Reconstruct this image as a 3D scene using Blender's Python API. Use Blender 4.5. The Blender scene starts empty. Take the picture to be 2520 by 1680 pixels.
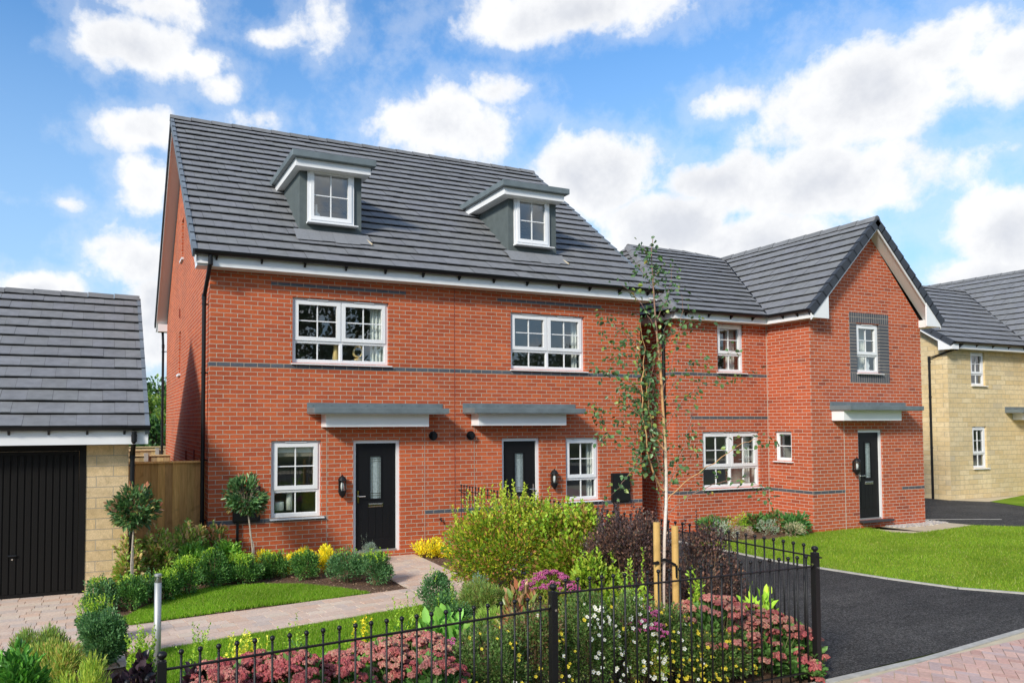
import bpy, math, random
import numpy as np
from mathutils import Vector, Matrix
R=math.radians
rng=np.random.default_rng(7)
random.seed(7)
S=bpy.context.scene
COL=S.collection
G=-0.8                      # ground level (z=0 is the top of the low blue brick band)

# ------------------------------------------------------------------ camera
F,CX,CY,CZ,YAW,PIT,ROL,OX,OY=1822.84,-1.584975,-12.61092,1.61451,.4068282,.0392382,-.0018311,-217.976,127.783
fw=Vector((math.sin(YAW)*math.cos(PIT),math.cos(YAW)*math.cos(PIT),math.sin(PIT)))
ri=Vector((math.cos(YAW),-math.sin(YAW),0)); up=ri.cross(fw)
CR=ri*math.cos(ROL)+up*math.sin(ROL); CU=-ri*math.sin(ROL)+up*math.cos(ROL)
cam=bpy.data.cameras.new('camera'); co=bpy.data.objects.new('camera',cam); COL.objects.link(co)
co.matrix_world=Matrix(((CR.x,CU.x,-fw.x,CX),(CR.y,CU.y,-fw.y,CY),(CR.z,CU.z,-fw.z,CZ),(0,0,0,1)))
cam.sensor_width=36; cam.lens=F/2520*36; cam.shift_x=-OX/2520; cam.shift_y=OY/2520
cam.clip_start=.1; cam.clip_end=3000
S.camera=co
CAM=Vector((CX,CY,CZ)); K=2520/2352
def ray(x,y):
    x*=K; y*=K
    return fw+CR*((x-OX-1260)/F)+CU*((840-(y-OY))/F)
def at(x,y,Y):
    d=ray(x,y); return CAM+d*((Y-CY)/d.y)
def gnd(x,y,z=G):
    d=ray(x,y); return CAM+d*((z-CZ)/d.z)

# ------------------------------------------------------------------ materials
def nmat(name):
    m=bpy.data.materials.new(name); m.use_nodes=True
    return m,m.node_tree.nodes,m.node_tree.links,m.node_tree.nodes['Principled BSDF']
def N(ns,t,**kw):
    n=ns.new(t)
    for k,v in kw.items():
        if k in n.inputs.keys() if False else False: pass
        setattr(n,k,v)
    return n
def inp(n,**kw):
    for k,v in kw.items(): n.inputs[k.replace('_',' ')].default_value=v
def math_(ns,l,op,a,b=None,c=None,clamp=False):
    n=ns.new('ShaderNodeMath'); n.operation=op; n.use_clamp=clamp
    for i,v in enumerate((a,b,c)):
        if v is None: continue
        if isinstance(v,(int,float)): n.inputs[i].default_value=v
        else: l.new(v,n.inputs[i])
    return n.outputs[0]
def mixc(ns,l,f,a,b,mode='MIX'):
    n=ns.new('ShaderNodeMix'); n.data_type='RGBA'; n.blend_type=mode
    for s,v in ((0,f),(6,a),(7,b)):
        if isinstance(v,(int,float)): n.inputs[s].default_value=v
        elif isinstance(v,(tuple,list)): n.inputs[s].default_value=(*v[:3],1)
        else: l.new(v,n.inputs[s])
    return n.outputs[2]
def noise(ns,l,vec,scale,detail=3,rough=.55,dist=0):
    n=ns.new('ShaderNodeTexNoise'); n.inputs['Scale'].default_value=scale; n.inputs['Detail'].default_value=detail
    n.inputs['Roughness'].default_value=rough; n.inputs['Distortion'].default_value=dist
    if vec is not None: l.new(vec,n.inputs['Vector'])
    return n
def ramp(ns,l,f,stops):
    n=ns.new('ShaderNodeValToRGB'); e=n.color_ramp.elements
    while len(e)<len(stops): e.new(.5)
    for i,(p,c) in enumerate(stops):
        e[i].position=p; e[i].color=(*c,1) if len(c)==3 else c
    l.new(f,n.inputs[0]); return n.outputs[0]
def simple(name,col,rough=.5,spec=.5,metal=0,nscale=0,namt=.15,bump=0,bscale=60,coat=0):
    m,ns,l,b=nmat(name)
    b.inputs['Roughness'].default_value=rough; b.inputs['Metallic'].default_value=metal
    b.inputs['Specular IOR Level'].default_value=spec; b.inputs['Coat Weight'].default_value=coat
    g=ns.new('ShaderNodeNewGeometry')
    if nscale:
        n=noise(ns,l,g.outputs['Position'],nscale,5)
        lo=tuple(c*(1-namt) for c in col); hi=tuple(min(1,c*(1+namt)) for c in col)
        l.new(ramp(ns,l,n.outputs['Fac'],[(.3,lo),(.7,hi)]),b.inputs['Base Color'])
    else: b.inputs['Base Color'].default_value=(*col,1)
    if bump:
        n2=noise(ns,l,g.outputs['Position'],bscale,4)
        bm=ns.new('ShaderNodeBump'); bm.inputs['Strength'].default_value=bump; bm.inputs['Distance'].default_value=.01
        l.new(n2.outputs['Fac'],bm.inputs['Height']); l.new(bm.outputs[0],b.inputs['Normal'])
    return m
def brickmat(name,c1,c2,mortar,zo=0,uo=0,w=.225,h=.075,off=.5,ms=.0105,rag=.0022,vary=.3,patch=(.22,),bmp=.9,dark=None,noff=.15):
    m,ns,l,b=nmat(name)
    g=ns.new('ShaderNodeNewGeometry'); sp=ns.new('ShaderNodeSeparateXYZ'); l.new(g.outputs['Position'],sp.inputs[0])
    sn=ns.new('ShaderNodeSeparateXYZ'); l.new(g.outputs['True Normal'],sn.inputs[0])
    ax=math_(ns,l,'ABSOLUTE',sn.outputs[0]); ay=math_(ns,l,'ABSOLUTE',sn.outputs[1])
    sel=math_(ns,l,'GREATER_THAN',ax,ay)
    u=math_(ns,l,'ADD',math_(ns,l,'MULTIPLY',sp.outputs[1],sel),math_(ns,l,'MULTIPLY',sp.outputs[0],math_(ns,l,'SUBTRACT',1,sel)))
    u=math_(ns,l,'ADD',u,uo+100*w*2)
    v=math_(ns,l,'ADD',sp.outputs[2],-zo+h*400)
    cb=ns.new('ShaderNodeCombineXYZ'); l.new(u,cb.inputs[0]); l.new(v,cb.inputs[1])
    nd=noise(ns,l,g.outputs['Position'],28,3)
    vs=ns.new('ShaderNodeVectorMath'); vs.operation='SUBTRACT'; l.new(nd.outputs['Color'],vs.inputs[0]); vs.inputs[1].default_value=(.5,.5,.5)
    vm=ns.new('ShaderNodeVectorMath'); vm.operation='MULTIPLY_ADD'; l.new(vs.outputs[0],vm.inputs[0]); vm.inputs[1].default_value=(rag*2,rag*2,0); l.new(cb.outputs[0],vm.inputs[2])
    bt=ns.new('ShaderNodeTexBrick'); l.new(vm.outputs[0],bt.inputs['Vector'])
    bt.offset=off; bt.offset_frequency=2; bt.squash=1
    inp(bt,Scale=1,Mortar_Size=ms/2,Mortar_Smooth=.15,Bias=0,Brick_Width=w,Row_Height=h)
    bt.inputs['Color1'].default_value=(0,0,0,1); bt.inputs['Color2'].default_value=(1,1,1,1); bt.inputs['Mortar'].default_value=(.5,.5,.5,1)
    # brick body colour: random per brick + mottling
    n1=noise(ns,l,g.outputs['Position'],9,4); n2=noise(ns,l,g.outputs['Position'],.6,3); n3=noise(ns,l,g.outputs['Position'],70,4,.65)
    base=mixc(ns,l,bt.outputs['Color'],c1,c2)
    base=mixc(ns,l,math_(ns,l,'MULTIPLY',math_(ns,l,'SUBTRACT',n1.outputs['Fac'],.45,clamp=True),vary*4,clamp=True),base,tuple(x*.62 for x in c1))
    if dark:
        wn=ns.new('ShaderNodeTexWhiteNoise'); wn.noise_dimensions='2D'
        fu=math_(ns,l,'FLOOR',math_(ns,l,'DIVIDE',u,w/2)); fv=math_(ns,l,'FLOOR',math_(ns,l,'DIVIDE',v,h))
        row=math_(ns,l,'MODULO',fv,2)
        fu2=math_(ns,l,'FLOOR',math_(ns,l,'ADD',math_(ns,l,'DIVIDE',u,w),math_(ns,l,'MULTIPLY',math_(ns,l,'SUBTRACT',1,row),.5)))
        c3=ns.new('ShaderNodeCombineXYZ'); l.new(fu2,c3.inputs[0]); l.new(fv,c3.inputs[1]); l.new(c3.outputs[0],wn.inputs['Vector'])
        base=mixc(ns,l,math_(ns,l,'MULTIPLY',math_(ns,l,'GREATER_THAN',wn.outputs['Value'],.965),.45),base,dark)
    base=mixc(ns,l,.5,base,ramp(ns,l,n3.outputs['Fac'],[(.3,(.62,.62,.62)),(.7,(1.3,1.3,1.3))]),'MULTIPLY')
    base=mixc(ns,l,.55,base,ramp(ns,l,n2.outputs['Fac'],[(.3,(.72,.73,.76)),(.7,(1.22,1.20,1.16))]),'MULTIPLY')
    bl=noise(ns,l,g.outputs['Position'],2.2,5,.7)
    base=mixc(ns,l,math_(ns,l,'MULTIPLY',math_(ns,l,'SUBTRACT',bl.outputs['Fac'],.60,clamp=True),1.1,clamp=True),base,tuple(x*.9 for x in mortar))
    mcol=mixc(ns,l,.5,mortar,ramp(ns,l,n1.outputs['Fac'],[(.3,(.75,.75,.75)),(.7,(1.15,1.15,1.15))]),'MULTIPLY')
    l.new(mixc(ns,l,bt.outputs['Fac'],base,mcol),b.inputs['Base Color'])
    b.inputs['Roughness'].default_value=.85; b.inputs['Specular IOR Level'].default_value=.25
    hgt=math_(ns,l,'ADD',math_(ns,l,'MULTIPLY',bt.outputs['Fac'],-1),math_(ns,l,'MULTIPLY',n3.outputs['Fac'],.7))
    w1=ns.new('ShaderNodeTexWave'); w1.wave_type='BANDS'; w1.bands_direction='DIAGONAL'; l.new(g.outputs['Position'],w1.inputs['Vector'])
    inp(w1,Scale=14,Distortion=14,Detail=2); w1.inputs['Detail Scale'].default_value=3
    hgt=math_(ns,l,'ADD',hgt,math_(ns,l,'MULTIPLY',w1.outputs['Fac'],.28))
    bm=ns.new('ShaderNodeBump'); bm.inputs['Strength'].default_value=bmp; bm.inputs['Distance'].default_value=.006
    l.new(hgt,bm.inputs['Height']); l.new(bm.outputs[0],b.inputs['Normal'])
    return m
def attrmat(name,rough=.5,spec=.4,trans=0,gain=1,bump=0,bscale=80,nscale=0,namt=.25,metal=0,sheen=0):
    m,ns,l,b=nmat(name)
    a=ns.new('ShaderNodeAttribute'); a.attribute_name='tint'
    col=a.outputs['Color']
    g=ns.new('ShaderNodeNewGeometry')
    if gain!=1: col=mixc(ns,l,1,col,(gain,gain,gain),'MULTIPLY')
    if nscale:
        n=noise(ns,l,g.outputs['Position'],nscale,5,.6)
        col=mixc(ns,l,1,col,ramp(ns,l,n.outputs['Fac'],[(.3,(1-namt,)*3),(.7,(1+namt,)*3)]),'MULTIPLY')
    l.new(col,b.inputs['Base Color']); b.inputs['Roughness'].default_value=rough; b.inputs['Specular IOR Level'].default_value=spec
    if bump:
        n2=noise(ns,l,g.outputs['Position'],bscale,4)
        bm=ns.new('ShaderNodeBump'); bm.inputs['Strength'].default_value=bump; bm.inputs['Distance'].default_value=.01
        l.new(n2.outputs['Fac'],bm.inputs['Height']); l.new(bm.outputs[0],b.inputs['Normal'])
    if trans:
        t=ns.new('ShaderNodeBsdfTranslucent'); l.new(mixc(ns,l,1,col,(1.25,1.3,.7),'MULTIPLY'),t.inputs[0])
        mx=ns.new('ShaderNodeMixShader'); mx.inputs[0].default_value=trans
        l.new(b.outputs[0],mx.inputs[1]); l.new(t.outputs[0],mx.inputs[2])
        l.new(mx.outputs[0],ns['Material Output'].inputs[0])
    return m
M={}
M['brick']=brickmat('red_brick',(.60,.132,.044),(.44,.086,.034),(.52,.43,.33),0,ms=.0115,vary=.38)
M['brick2']=brickmat('red_brick_smooth',(.59,.124,.044),(.45,.088,.035),(.60,.51,.42),.096,.12,ms=.0115,vary=.16,dark=(.14,.035,.03))
M['blue']=brickmat('blue_brick',(.085,.095,.115),(.12,.13,.15),(.42,.36,.29),0,vary=.1)
M['blue2']=brickmat('blue_brick_smooth',(.085,.09,.105),(.11,.115,.13),(.42,.36,.29),.096,.12,vary=.1)
M['soldier']=brickmat('blue_soldier_brick',(.085,.09,.105),(.11,.115,.13),(.45,.40,.33),2.51,-13.96,w=.075,h=.5,off=0,vary=.1)
M['header']=brickmat('blue_header_brick',(.085,.09,.105),(.11,.115,.13),(.45,.40,.33),2.51,-13.96+.0,w=.5,h=.075,off=0,vary=.1)
M['stone']=brickmat('buff_stone',(.70,.50,.25),(.77,.58,.34),(.42,.36,.27),-.8,.1,w=.45,h=.15,ms=.01,rag=.004,vary=.5,bmp=1,dark=(.42,.37,.30))
M['stone2']=brickmat('pale_buff_stone',(.70,.53,.28),(.79,.64,.39),(.44,.38,.28),-.8,.1,w=.45,h=.15,ms=.01,rag=.004,vary=.4,bmp=1,dark=(.55,.48,.36))
M['tile']=attrmat('concrete_roof_tile',.75,.3,nscale=7,namt=.14,bump=.25,bscale=90)
M['white']=simple('white_upvc',(.80,.80,.80),.35,.5,nscale=3,namt=.03)
M['soffit']=simple('white_soffit_board',(.72,.70,.68),.5,.4)
M['black']=simple('black_plastic',(.010,.0105,.012),.38,.3)
M['iron']=simple('black_painted_iron',(.009,.0085,.009),.42,.35,bump=.15,bscale=300)
M['lead']=simple('grey_fibreglass',(.14,.17,.18),.45,.4,nscale=4,namt=.18)
M['render']=simple('grey_green_render',(.105,.125,.125),.85,.2,nscale=5,namt=.12,bump=.2,bscale=200)
M['steel']=simple('brushed_steel',(.46,.46,.44),.5,.5,metal=.7)
M['chrome']=simple('polished_chrome',(.7,.69,.66),.15,.5,metal=1)
M['mastic']=simple('joint_sealant',(.42,.33,.26),.8,.2)
M['mortarline']=simple('pale_joint_sealant',(.50,.44,.36),.8,.2)
M['redjoint']=simple('red_joint_sealant',(.26,.06,.035),.8,.2)
M['garage']=simple('black_brown_steel_door',(.010,.0092,.0085),.6,.12)
M['interior']=simple('painted_interior_wall',(.62,.61,.58),.9,.1)
M['fabric']=simple('pale_curtain_fabric',(.80,.82,.78),.9,.1)
M['candle']=simple('pale_wax',(.80,.84,.76),.6,.3)
M['gold']=simple('gold_lacquer',(.80,.58,.24),.5,.5,metal=.2)
M['ceramic']=simple('white_ceramic',(.82,.83,.84),.4,.5)
M['timber']=None
def woodmat(name,c1,c2,scale=6,stain=True,axis='Z'):
    m,ns,l,b=nmat(name)
    g=ns.new('ShaderNodeNewGeometry'); a=ns.new('ShaderNodeAttribute'); a.attribute_name='tint'
    mp=ns.new('ShaderNodeMapping'); mp.inputs['Scale'].default_value=(1,1,.08) if axis=='Z' else (.08,1,1); l.new(g.outputs['Position'],mp.inputs[0])
    n=noise(ns,l,mp.outputs[0],scale*6,6,.6,.6); n2=noise(ns,l,g.outputs['Position'],3.3,3,.5,1)
    c=ramp(ns,l,n.outputs['Fac'],[(.3,c2),(.7,c1)])
    c=mixc(ns,l,math_(ns,l,'MULTIPLY',math_(ns,l,'SUBTRACT',n2.outputs['Fac'],.56,clamp=True),3.5,clamp=True),c,tuple(x*.5 for x in c2))
    c=mixc(ns,l,1,c,a.outputs['Color'],'MULTIPLY')
    l.new(c,b.inputs['Base Color']); b.inputs['Roughness'].default_value=.75; b.inputs['Specular IOR Level'].default_value=.2
    return m
M['fence']=woodmat('treated_fence_timber',(.84,.46,.17),(.58,.29,.095))
M['farfence']=woodmat('pale_fence_timber',(.60,.46,.26),(.44,.32,.17))
M['stake']=woodmat('round_stake_timber',(.66,.42,.15),(.55,.33,.10))
M['bark']=None
def barkmat():
    m,ns,l,b=nmat('birch_bark')
    g=ns.new('ShaderNodeNewGeometry'); a=ns.new('ShaderNodeAttribute'); a.attribute_name='tint'
    mp=ns.new('ShaderNodeMapping'); mp.inputs['Scale'].default_value=(1,1,7); l.new(g.outputs['Position'],mp.inputs[0])
    n=noise(ns,l,mp.outputs[0],9,4)
    c=mixc(ns,l,1,a.outputs['Color'],ramp(ns,l,n.outputs['Fac'],[(.30,(.7,.66,.62)),(.45,(1,1,1)),(.75,(1.06,1.06,1.06))]),'MULTIPLY')
    l.new(c,b.inputs['Base Color']); b.inputs['Roughness'].default_value=.7
    return m
M['bark']=barkmat()
M['leaf']=attrmat('leaf',.45,.35,trans=.3,gain=1.7)
M['glossleaf']=attrmat('glossy_leaf',.34,.5,trans=.22,gain=1.7)
M['farleaf']=attrmat('far_leaf',.6,.2,trans=.08,gain=.7)
M['petal']=attrmat('petal',.7,.2,trans=.2)
M['stem']=simple('woody_stem',(.16,.105,.06),.8,.2,nscale=20)
M['grass']=attrmat('grass_blade',.6,.25,trans=.35,gain=1.4)
M['paver']=attrmat('concrete_block_paver',.85,.2,nscale=40,namt=.12,bump=.3,bscale=160)
M['kerb']=simple('concrete_edging',(.43,.41,.37),.85,.2,nscale=12,bump=.3,bscale=120)
M['slab']=simple('buff_paving_slab',(.52,.44,.31),.85,.2,nscale=4,namt=.1,bump=.2,bscale=90)
M['chip']=attrmat('bark_chip',.9,.1)
def soilmat():
    m,ns,l,b=nmat('bark_mulch'); g=ns.new('ShaderNodeNewGeometry')
    n=noise(ns,l,g.outputs['Position'],55,6,.75); n2=noise(ns,l,g.outputs['Position'],4,3)
    c=ramp(ns,l,n.outputs['Fac'],[(.3,(.07,.042,.030)),(.52,(.19,.115,.078)),(.72,(.36,.25,.18))])
    c=mixc(ns,l,.5,c,ramp(ns,l,n2.outputs['Fac'],[(.3,(.7,.7,.7)),(.7,(1.3,1.3,1.3))]),'MULTIPLY')
    l.new(c,b.inputs['Base Color']); b.inputs['Roughness'].default_value=.95; b.inputs['Specular IOR Level'].default_value=.1
    bm=ns.new('ShaderNodeBump'); bm.inputs['Distance'].default_value=.03; l.new(n.outputs['Fac'],bm.inputs['Height']); l.new(bm.outputs[0],b.inputs['Normal'])
    return m
M['soil']=soilmat()
def turfmat():
    m,ns,l,b=nmat('turf'); g=ns.new('ShaderNodeNewGeometry')
    n=noise(ns,l,g.outputs['Position'],.9,4,.6); n2=noise(ns,l,g.outputs['Position'],60,5,.7); n3=noise(ns,l,g.outputs['Position'],3.5,4,.6)
    c=ramp(ns,l,n.outputs['Fac'],[(.32,(.15,.27,.018)),(.5,(.20,.33,.025)),(.68,(.29,.38,.045))])
    c=mixc(ns,l,.7,c,ramp(ns,l,n2.outputs['Fac'],[(.3,(.5,.55,.5)),(.7,(1.4,1.35,1.3))]),'MULTIPLY')
    c=mixc(ns,l,.6,c,ramp(ns,l,n3.outputs['Fac'],[(.3,(.75,.8,.7)),(.7,(1.25,1.15,1.2))]),'MULTIPLY')
    l.new(c,b.inputs['Base Color']); b.inputs['Roughness'].default_value=.9; b.inputs['Specular IOR Level'].default_value=.1
    bm=ns.new('ShaderNodeBump'); bm.inputs['Distance'].default_value=.03; l.new(n2.outputs['Fac'],bm.inputs['Height']); l.new(bm.outputs[0],b.inputs['Normal'])
    return m
M['turf']=turfmat()
def asphaltmat():
    m,ns,l,b=nmat('new_asphalt'); g=ns.new('ShaderNodeNewGeometry')
    n=noise(ns,l,g.outputs['Position'],48,5,.9); n2=noise(ns,l,g.outputs['Position'],.7,4,.6,.6)
    mp=ns.new('ShaderNodeMapping'); mp.inputs['Scale'].default_value=(.5,5,1); mp.inputs['Rotation'].default_value=(0,0,.15); l.new(g.outputs['Position'],mp.inputs[0])
    n4=noise(ns,l,mp.outputs[0],1.2,4)
    c=ramp(ns,l,n.outputs['Fac'],[(.34,(.012,.0115,.011)),(.5,(.046,.044,.042)),(.66,(.20,.19,.178))])
    c=mixc(ns,l,.6,c,ramp(ns,l,n2.outputs['Fac'],[(.3,(.66,.66,.68)),(.7,(1.5,1.47,1.42))]),'MULTIPLY')
    c=mixc(ns,l,.5,c,ramp(ns,l,n4.outputs['Fac'],[(.35,(.8,.8,.8)),(.65,(1.25,1.25,1.25))]),'MULTIPLY')
    l.new(c,b.inputs['Base Color']); b.inputs['Roughness'].default_value=.9; b.inputs['Specular IOR Level'].default_value=.12
    bm=ns.new('ShaderNodeBump'); bm.inputs['Distance'].default_value=.01; bm.inputs['Strength'].default_value=.8; l.new(n.outputs['Fac'],bm.inputs['Height']); l.new(bm.outputs[0],b.inputs['Normal'])
    return m
M['asphalt']=asphaltmat()
def doormat():
    m,ns,l,b=nmat('black_woodgrain_door'); g=ns.new('ShaderNodeNewGeometry')
    mp=ns.new('ShaderNodeMapping'); mp.inputs['Scale'].default_value=(1,1,.06); l.new(g.outputs['Position'],mp.inputs[0])
    n=noise(ns,l,mp.outputs[0],60,4,.6,1)
    b.inputs['Base Color'].default_value=(.008,.0085,.010,1); b.inputs['Roughness'].default_value=.45; b.inputs['Specular IOR Level'].default_value=.2
    bm=ns.new('ShaderNodeBump'); bm.inputs['Distance'].default_value=.004; bm.inputs['Strength'].default_value=.6; l.new(n.outputs['Fac'],bm.inputs['Height']); l.new(bm.outputs[0],b.inputs['Normal'])
    return m
M['door']=doormat()
def glassmat(name='window_glass',ior=1.75,tint=.9):
    m,ns,l,b=nmat(name)
    ns.remove(b)
    t=ns.new('ShaderNodeBsdfTransparent'); t.inputs[0].default_value=(tint*.97,tint,tint*.98,1)
    gl=ns.new('ShaderNodeBsdfGlossy'); gl.inputs['Roughness'].default_value=0; gl.inputs[0].default_value=(.95,.98,1,1)
    g=ns.new('ShaderNodeNewGeometry'); n=noise(ns,l,g.outputs['Position'],1.5,1)
    bm=ns.new('ShaderNodeBump'); bm.inputs['Distance'].default_value=.002; bm.inputs['Strength'].default_value=.3; l.new(n.outputs['Fac'],bm.inputs['Height']); l.new(bm.outputs[0],gl.inputs['Normal'])
    vd=ns.new('ShaderNodeVectorMath'); vd.operation='DOT_PRODUCT'; l.new(g.outputs['Normal'],vd.inputs[0]); l.new(g.outputs['Incoming'],vd.inputs[1])
    q=math_(ns,l,'POWER',math_(ns,l,'SUBTRACT',1,math_(ns,l,'ABSOLUTE',vd.outputs['Value']),clamp=True),5)
    mx=ns.new('ShaderNodeMixShader'); l.new(math_(ns,l,'ADD',math_(ns,l,'MULTIPLY',q,.8),.15,clamp=True),mx.inputs[0]); l.new(t.outputs[0],mx.inputs[1]); l.new(gl.outputs[0],mx.inputs[2])
    l.new(mx.outputs[0],ns['Material Output'].inputs[0])
    return m
M['glass']=glassmat()
M['obscure']=simple('obscured_glass',(.30,.36,.36),.25,.6,nscale=30,namt=.25)

# ------------------------------------------------------------------ mesh helpers
class MB:
    def __init__(s): s.v=[]; s.f=[]; s.c=[]
    def poly(s,pts,c=(1,1,1)):
        n=len(s.v); s.v+= [tuple(p) for p in pts]; s.c+=[c]*len(pts); s.f.append(tuple(range(n,n+len(pts)))); return s
    def box(s,x0,y0,z0,x1,y1,z1,c=(1,1,1),bev=0):
        n=len(s.v)
        s.v+=[(x0,y0,z0),(x1,y0,z0),(x1,y1,z0),(x0,y1,z0),(x0,y0,z1),(x1,y0,z1),(x1,y1,z1),(x0,y1,z1)]; s.c+=[c]*8
        for f in ((3,2,1,0),(4,5,6,7),(0,1,5,4),(1,2,6,5),(2,3,7,6),(3,0,4,7)): s.f.append(tuple(n+i for i in f))
        return s
    def hexa(s,b,t,c=(1,1,1)):
        n=len(s.v); s.v+=[tuple(p) for p in b]+[tuple(p) for p in t]; k=len(b); s.c+=[c]*(2*k)
        s.f.append(tuple(n+i for i in reversed(range(k)))); s.f.append(tuple(n+k+i for i in range(k)))
        for i in range(k): j=(i+1)%k; s.f.append((n+i,n+j,n+k+j,n+k+i))
        return s
    def tube(s,pts,r,sides=8,c=(1,1,1),caps=True):
        pts=[Vector(p) for p in pts]; rs=r if isinstance(r,(list,tuple)) else [r]*len(pts)
        cs=c if isinstance(c,list) else [c]*len(pts)
        n=len(s.v); prev=None
        for i,p in enumerate(pts):
            d=(pts[min(i+1,len(pts)-1)]-pts[max(i-1,0)]).normalized()
            if prev is None:
                a=d.cross(Vector((0,0,1)));
                if a.length<.01: a=d.cross(Vector((1,0,0)))
                a.normalize()
            else: a=(prev-d*prev.dot(d)).normalized()
            prev=a; b=d.cross(a)
            for k in range(sides):
                t=2*math.pi*k/sides; q=p+(a*math.cos(t)+b*math.sin(t))*rs[i]; s.v.append(tuple(q)); s.c.append(cs[i])
        for i in range(len(pts)-1):
            for k in range(sides):
                k2=(k+1)%sides; s.f.append((n+i*sides+k,n+i*sides+k2,n+(i+1)*sides+k2,n+(i+1)*sides+k))
        if caps:
            s.f.append(tuple(n+k for k in reversed(range(sides)))); m=n+(len(pts)-1)*sides; s.f.append(tuple(m+k for k in range(sides)))
        return s
    def lathe(s,cx,cy,prof,sides=16,c=(1,1,1)):
        n=len(s.v)
        for r_,z in prof:
            for k in range(sides):
                t=2*math.pi*k/sides; s.v.append((cx+r_*math.cos(t),cy+r_*math.sin(t),z)); s.c.append(c)
        for i in range(len(prof)-1):
            for k in range(sides):
                k2=(k+1)%sides; s.f.append((n+i*sides+k,n+i*sides+k2,n+(i+1)*sides+k2,n+(i+1)*sides+k))
        s.f.append(tuple(n+k for k in reversed(range(sides)))); m=n+(len(prof)-1)*sides; s.f.append(tuple(m+k for k in range(sides)))
        return s
    def build(s,name,mat,parent=None,loc=(0,0,0),smooth=False,off=(0,0,0),bevel=0):
        me=bpy.data.meshes.new(name)
        o_=Vector(off); me.from_pydata([tuple(Vector(v)-o_) for v in s.v],[],s.f); me.update()
        a=me.color_attributes.new('tint','FLOAT_COLOR','POINT')
        a.data.foreach_set('color',np.array([(*c[:3],1) for c in s.c],dtype=np.float32).ravel())
        if smooth: me.polygons.foreach_set('use_smooth',[True]*len(me.polygons))
        me.materials.append(mat)
        ob=bpy.data.objects.new(name,me); COL.objects.link(ob); ob.location=loc
        if parent: ob.parent=parent
        if bevel:
            b=ob.modifiers.new('bevel','BEVEL'); b.width=bevel; b.segments=2; b.limit_method='ANGLE'
        return ob
def npmesh(name,V,Fc,C,mat,parent=None,loc=(0,0,0),smooth=False):
    """V (n,3), Fc (m,k) constant-size faces, C (n,3)"""
    me=bpy.data.meshes.new(name); n=len(V); m,k=Fc.shape
    me.vertices.add(n); me.vertices.foreach_set('co',V.astype(np.float32).ravel())
    me.loops.add(m*k); me.loops.foreach_set('vertex_index',Fc.astype(np.int32).ravel())
    me.polygons.add(m); me.polygons.foreach_set('loop_start',np.arange(0,m*k,k,dtype=np.int32)); 
    me.update(calc_edges=True)
    a=me.color_attributes.new('tint','FLOAT_COLOR','POINT')
    a.data.foreach_set('color',np.concatenate([C,np.ones((n,1))],1).astype(np.float32).ravel())
    if smooth: me.polygons.foreach_set('use_smooth',[True]*m)
    me.materials.append(mat)
    ob=bpy.data.objects.new(name,me); COL.objects.link(ob); ob.location=loc
    if parent: ob.parent=parent
    return ob
def thing(name,label,cat,loc=(0,0,0),group=None,rz=0):
    o=bpy.data.objects.new(name,None); COL.objects.link(o); o.empty_display_size=.2
    o.location=loc; o.rotation_euler=(0,0,rz); o['label']=label; o['category']=cat
    if group: o['group']=group
    return o
def tag(o,label,cat,group=None):
    o['label']=label; o['category']=cat
    if group: o['group']=group
    return o
def stuff(o,label,cat): o['label']=label; o['category']=cat; o['kind']='stuff'; return o
def struct(o): o['kind']='structure'; return o
def kids(o,allobs): return [c for c in allobs if c.parent==o]
def clip(poly,a,b,c):
    """keep a*x+b*y<=c"""
    out=[]
    for i in range(len(poly)):
        p,q=poly[i],poly[(i+1)%len(poly)]
        dp=a*p[0]+b*p[1]-c; dq=a*q[0]+b*q[1]-c
        if dp<=0: out.append(p)
        if (dp<0<dq) or (dq<0<dp):
            t=dp/(dp-dq); out.append((p[0]+t*(q[0]-p[0]),p[1]+t*(q[1]-p[1])))
    return out
def clipconv(poly,conv):
    A=sum(conv[i][0]*conv[(i+1)%len(conv)][1]-conv[(i+1)%len(conv)][0]*conv[i][1] for i in range(len(conv)))
    sg=1 if A>0 else -1
    for i in range(len(conv)):
        p,q=conv[i],conv[(i+1)%len(conv)]
        nx,ny=(q[1]-p[1])*sg,-(q[0]-p[0])*sg
        poly=clip(poly,nx,ny,nx*p[0]+ny*p[1])
        if len(poly)<3: return []
    return poly
def inside(poly,x,y):
    c=False; n=len(poly)
    for i in range(n):
        x1,y1=poly[i]; x2,y2=poly[(i+1)%n]
        if (y1>y)!=(y2>y) and x<(x2-x1)*(y-y1)/(y2-y1)+x1: c=not c
    return c
def jit(c,a=.1): k=1+random.uniform(-a,a); return tuple(max(0,x*k) for x in c)

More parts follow.
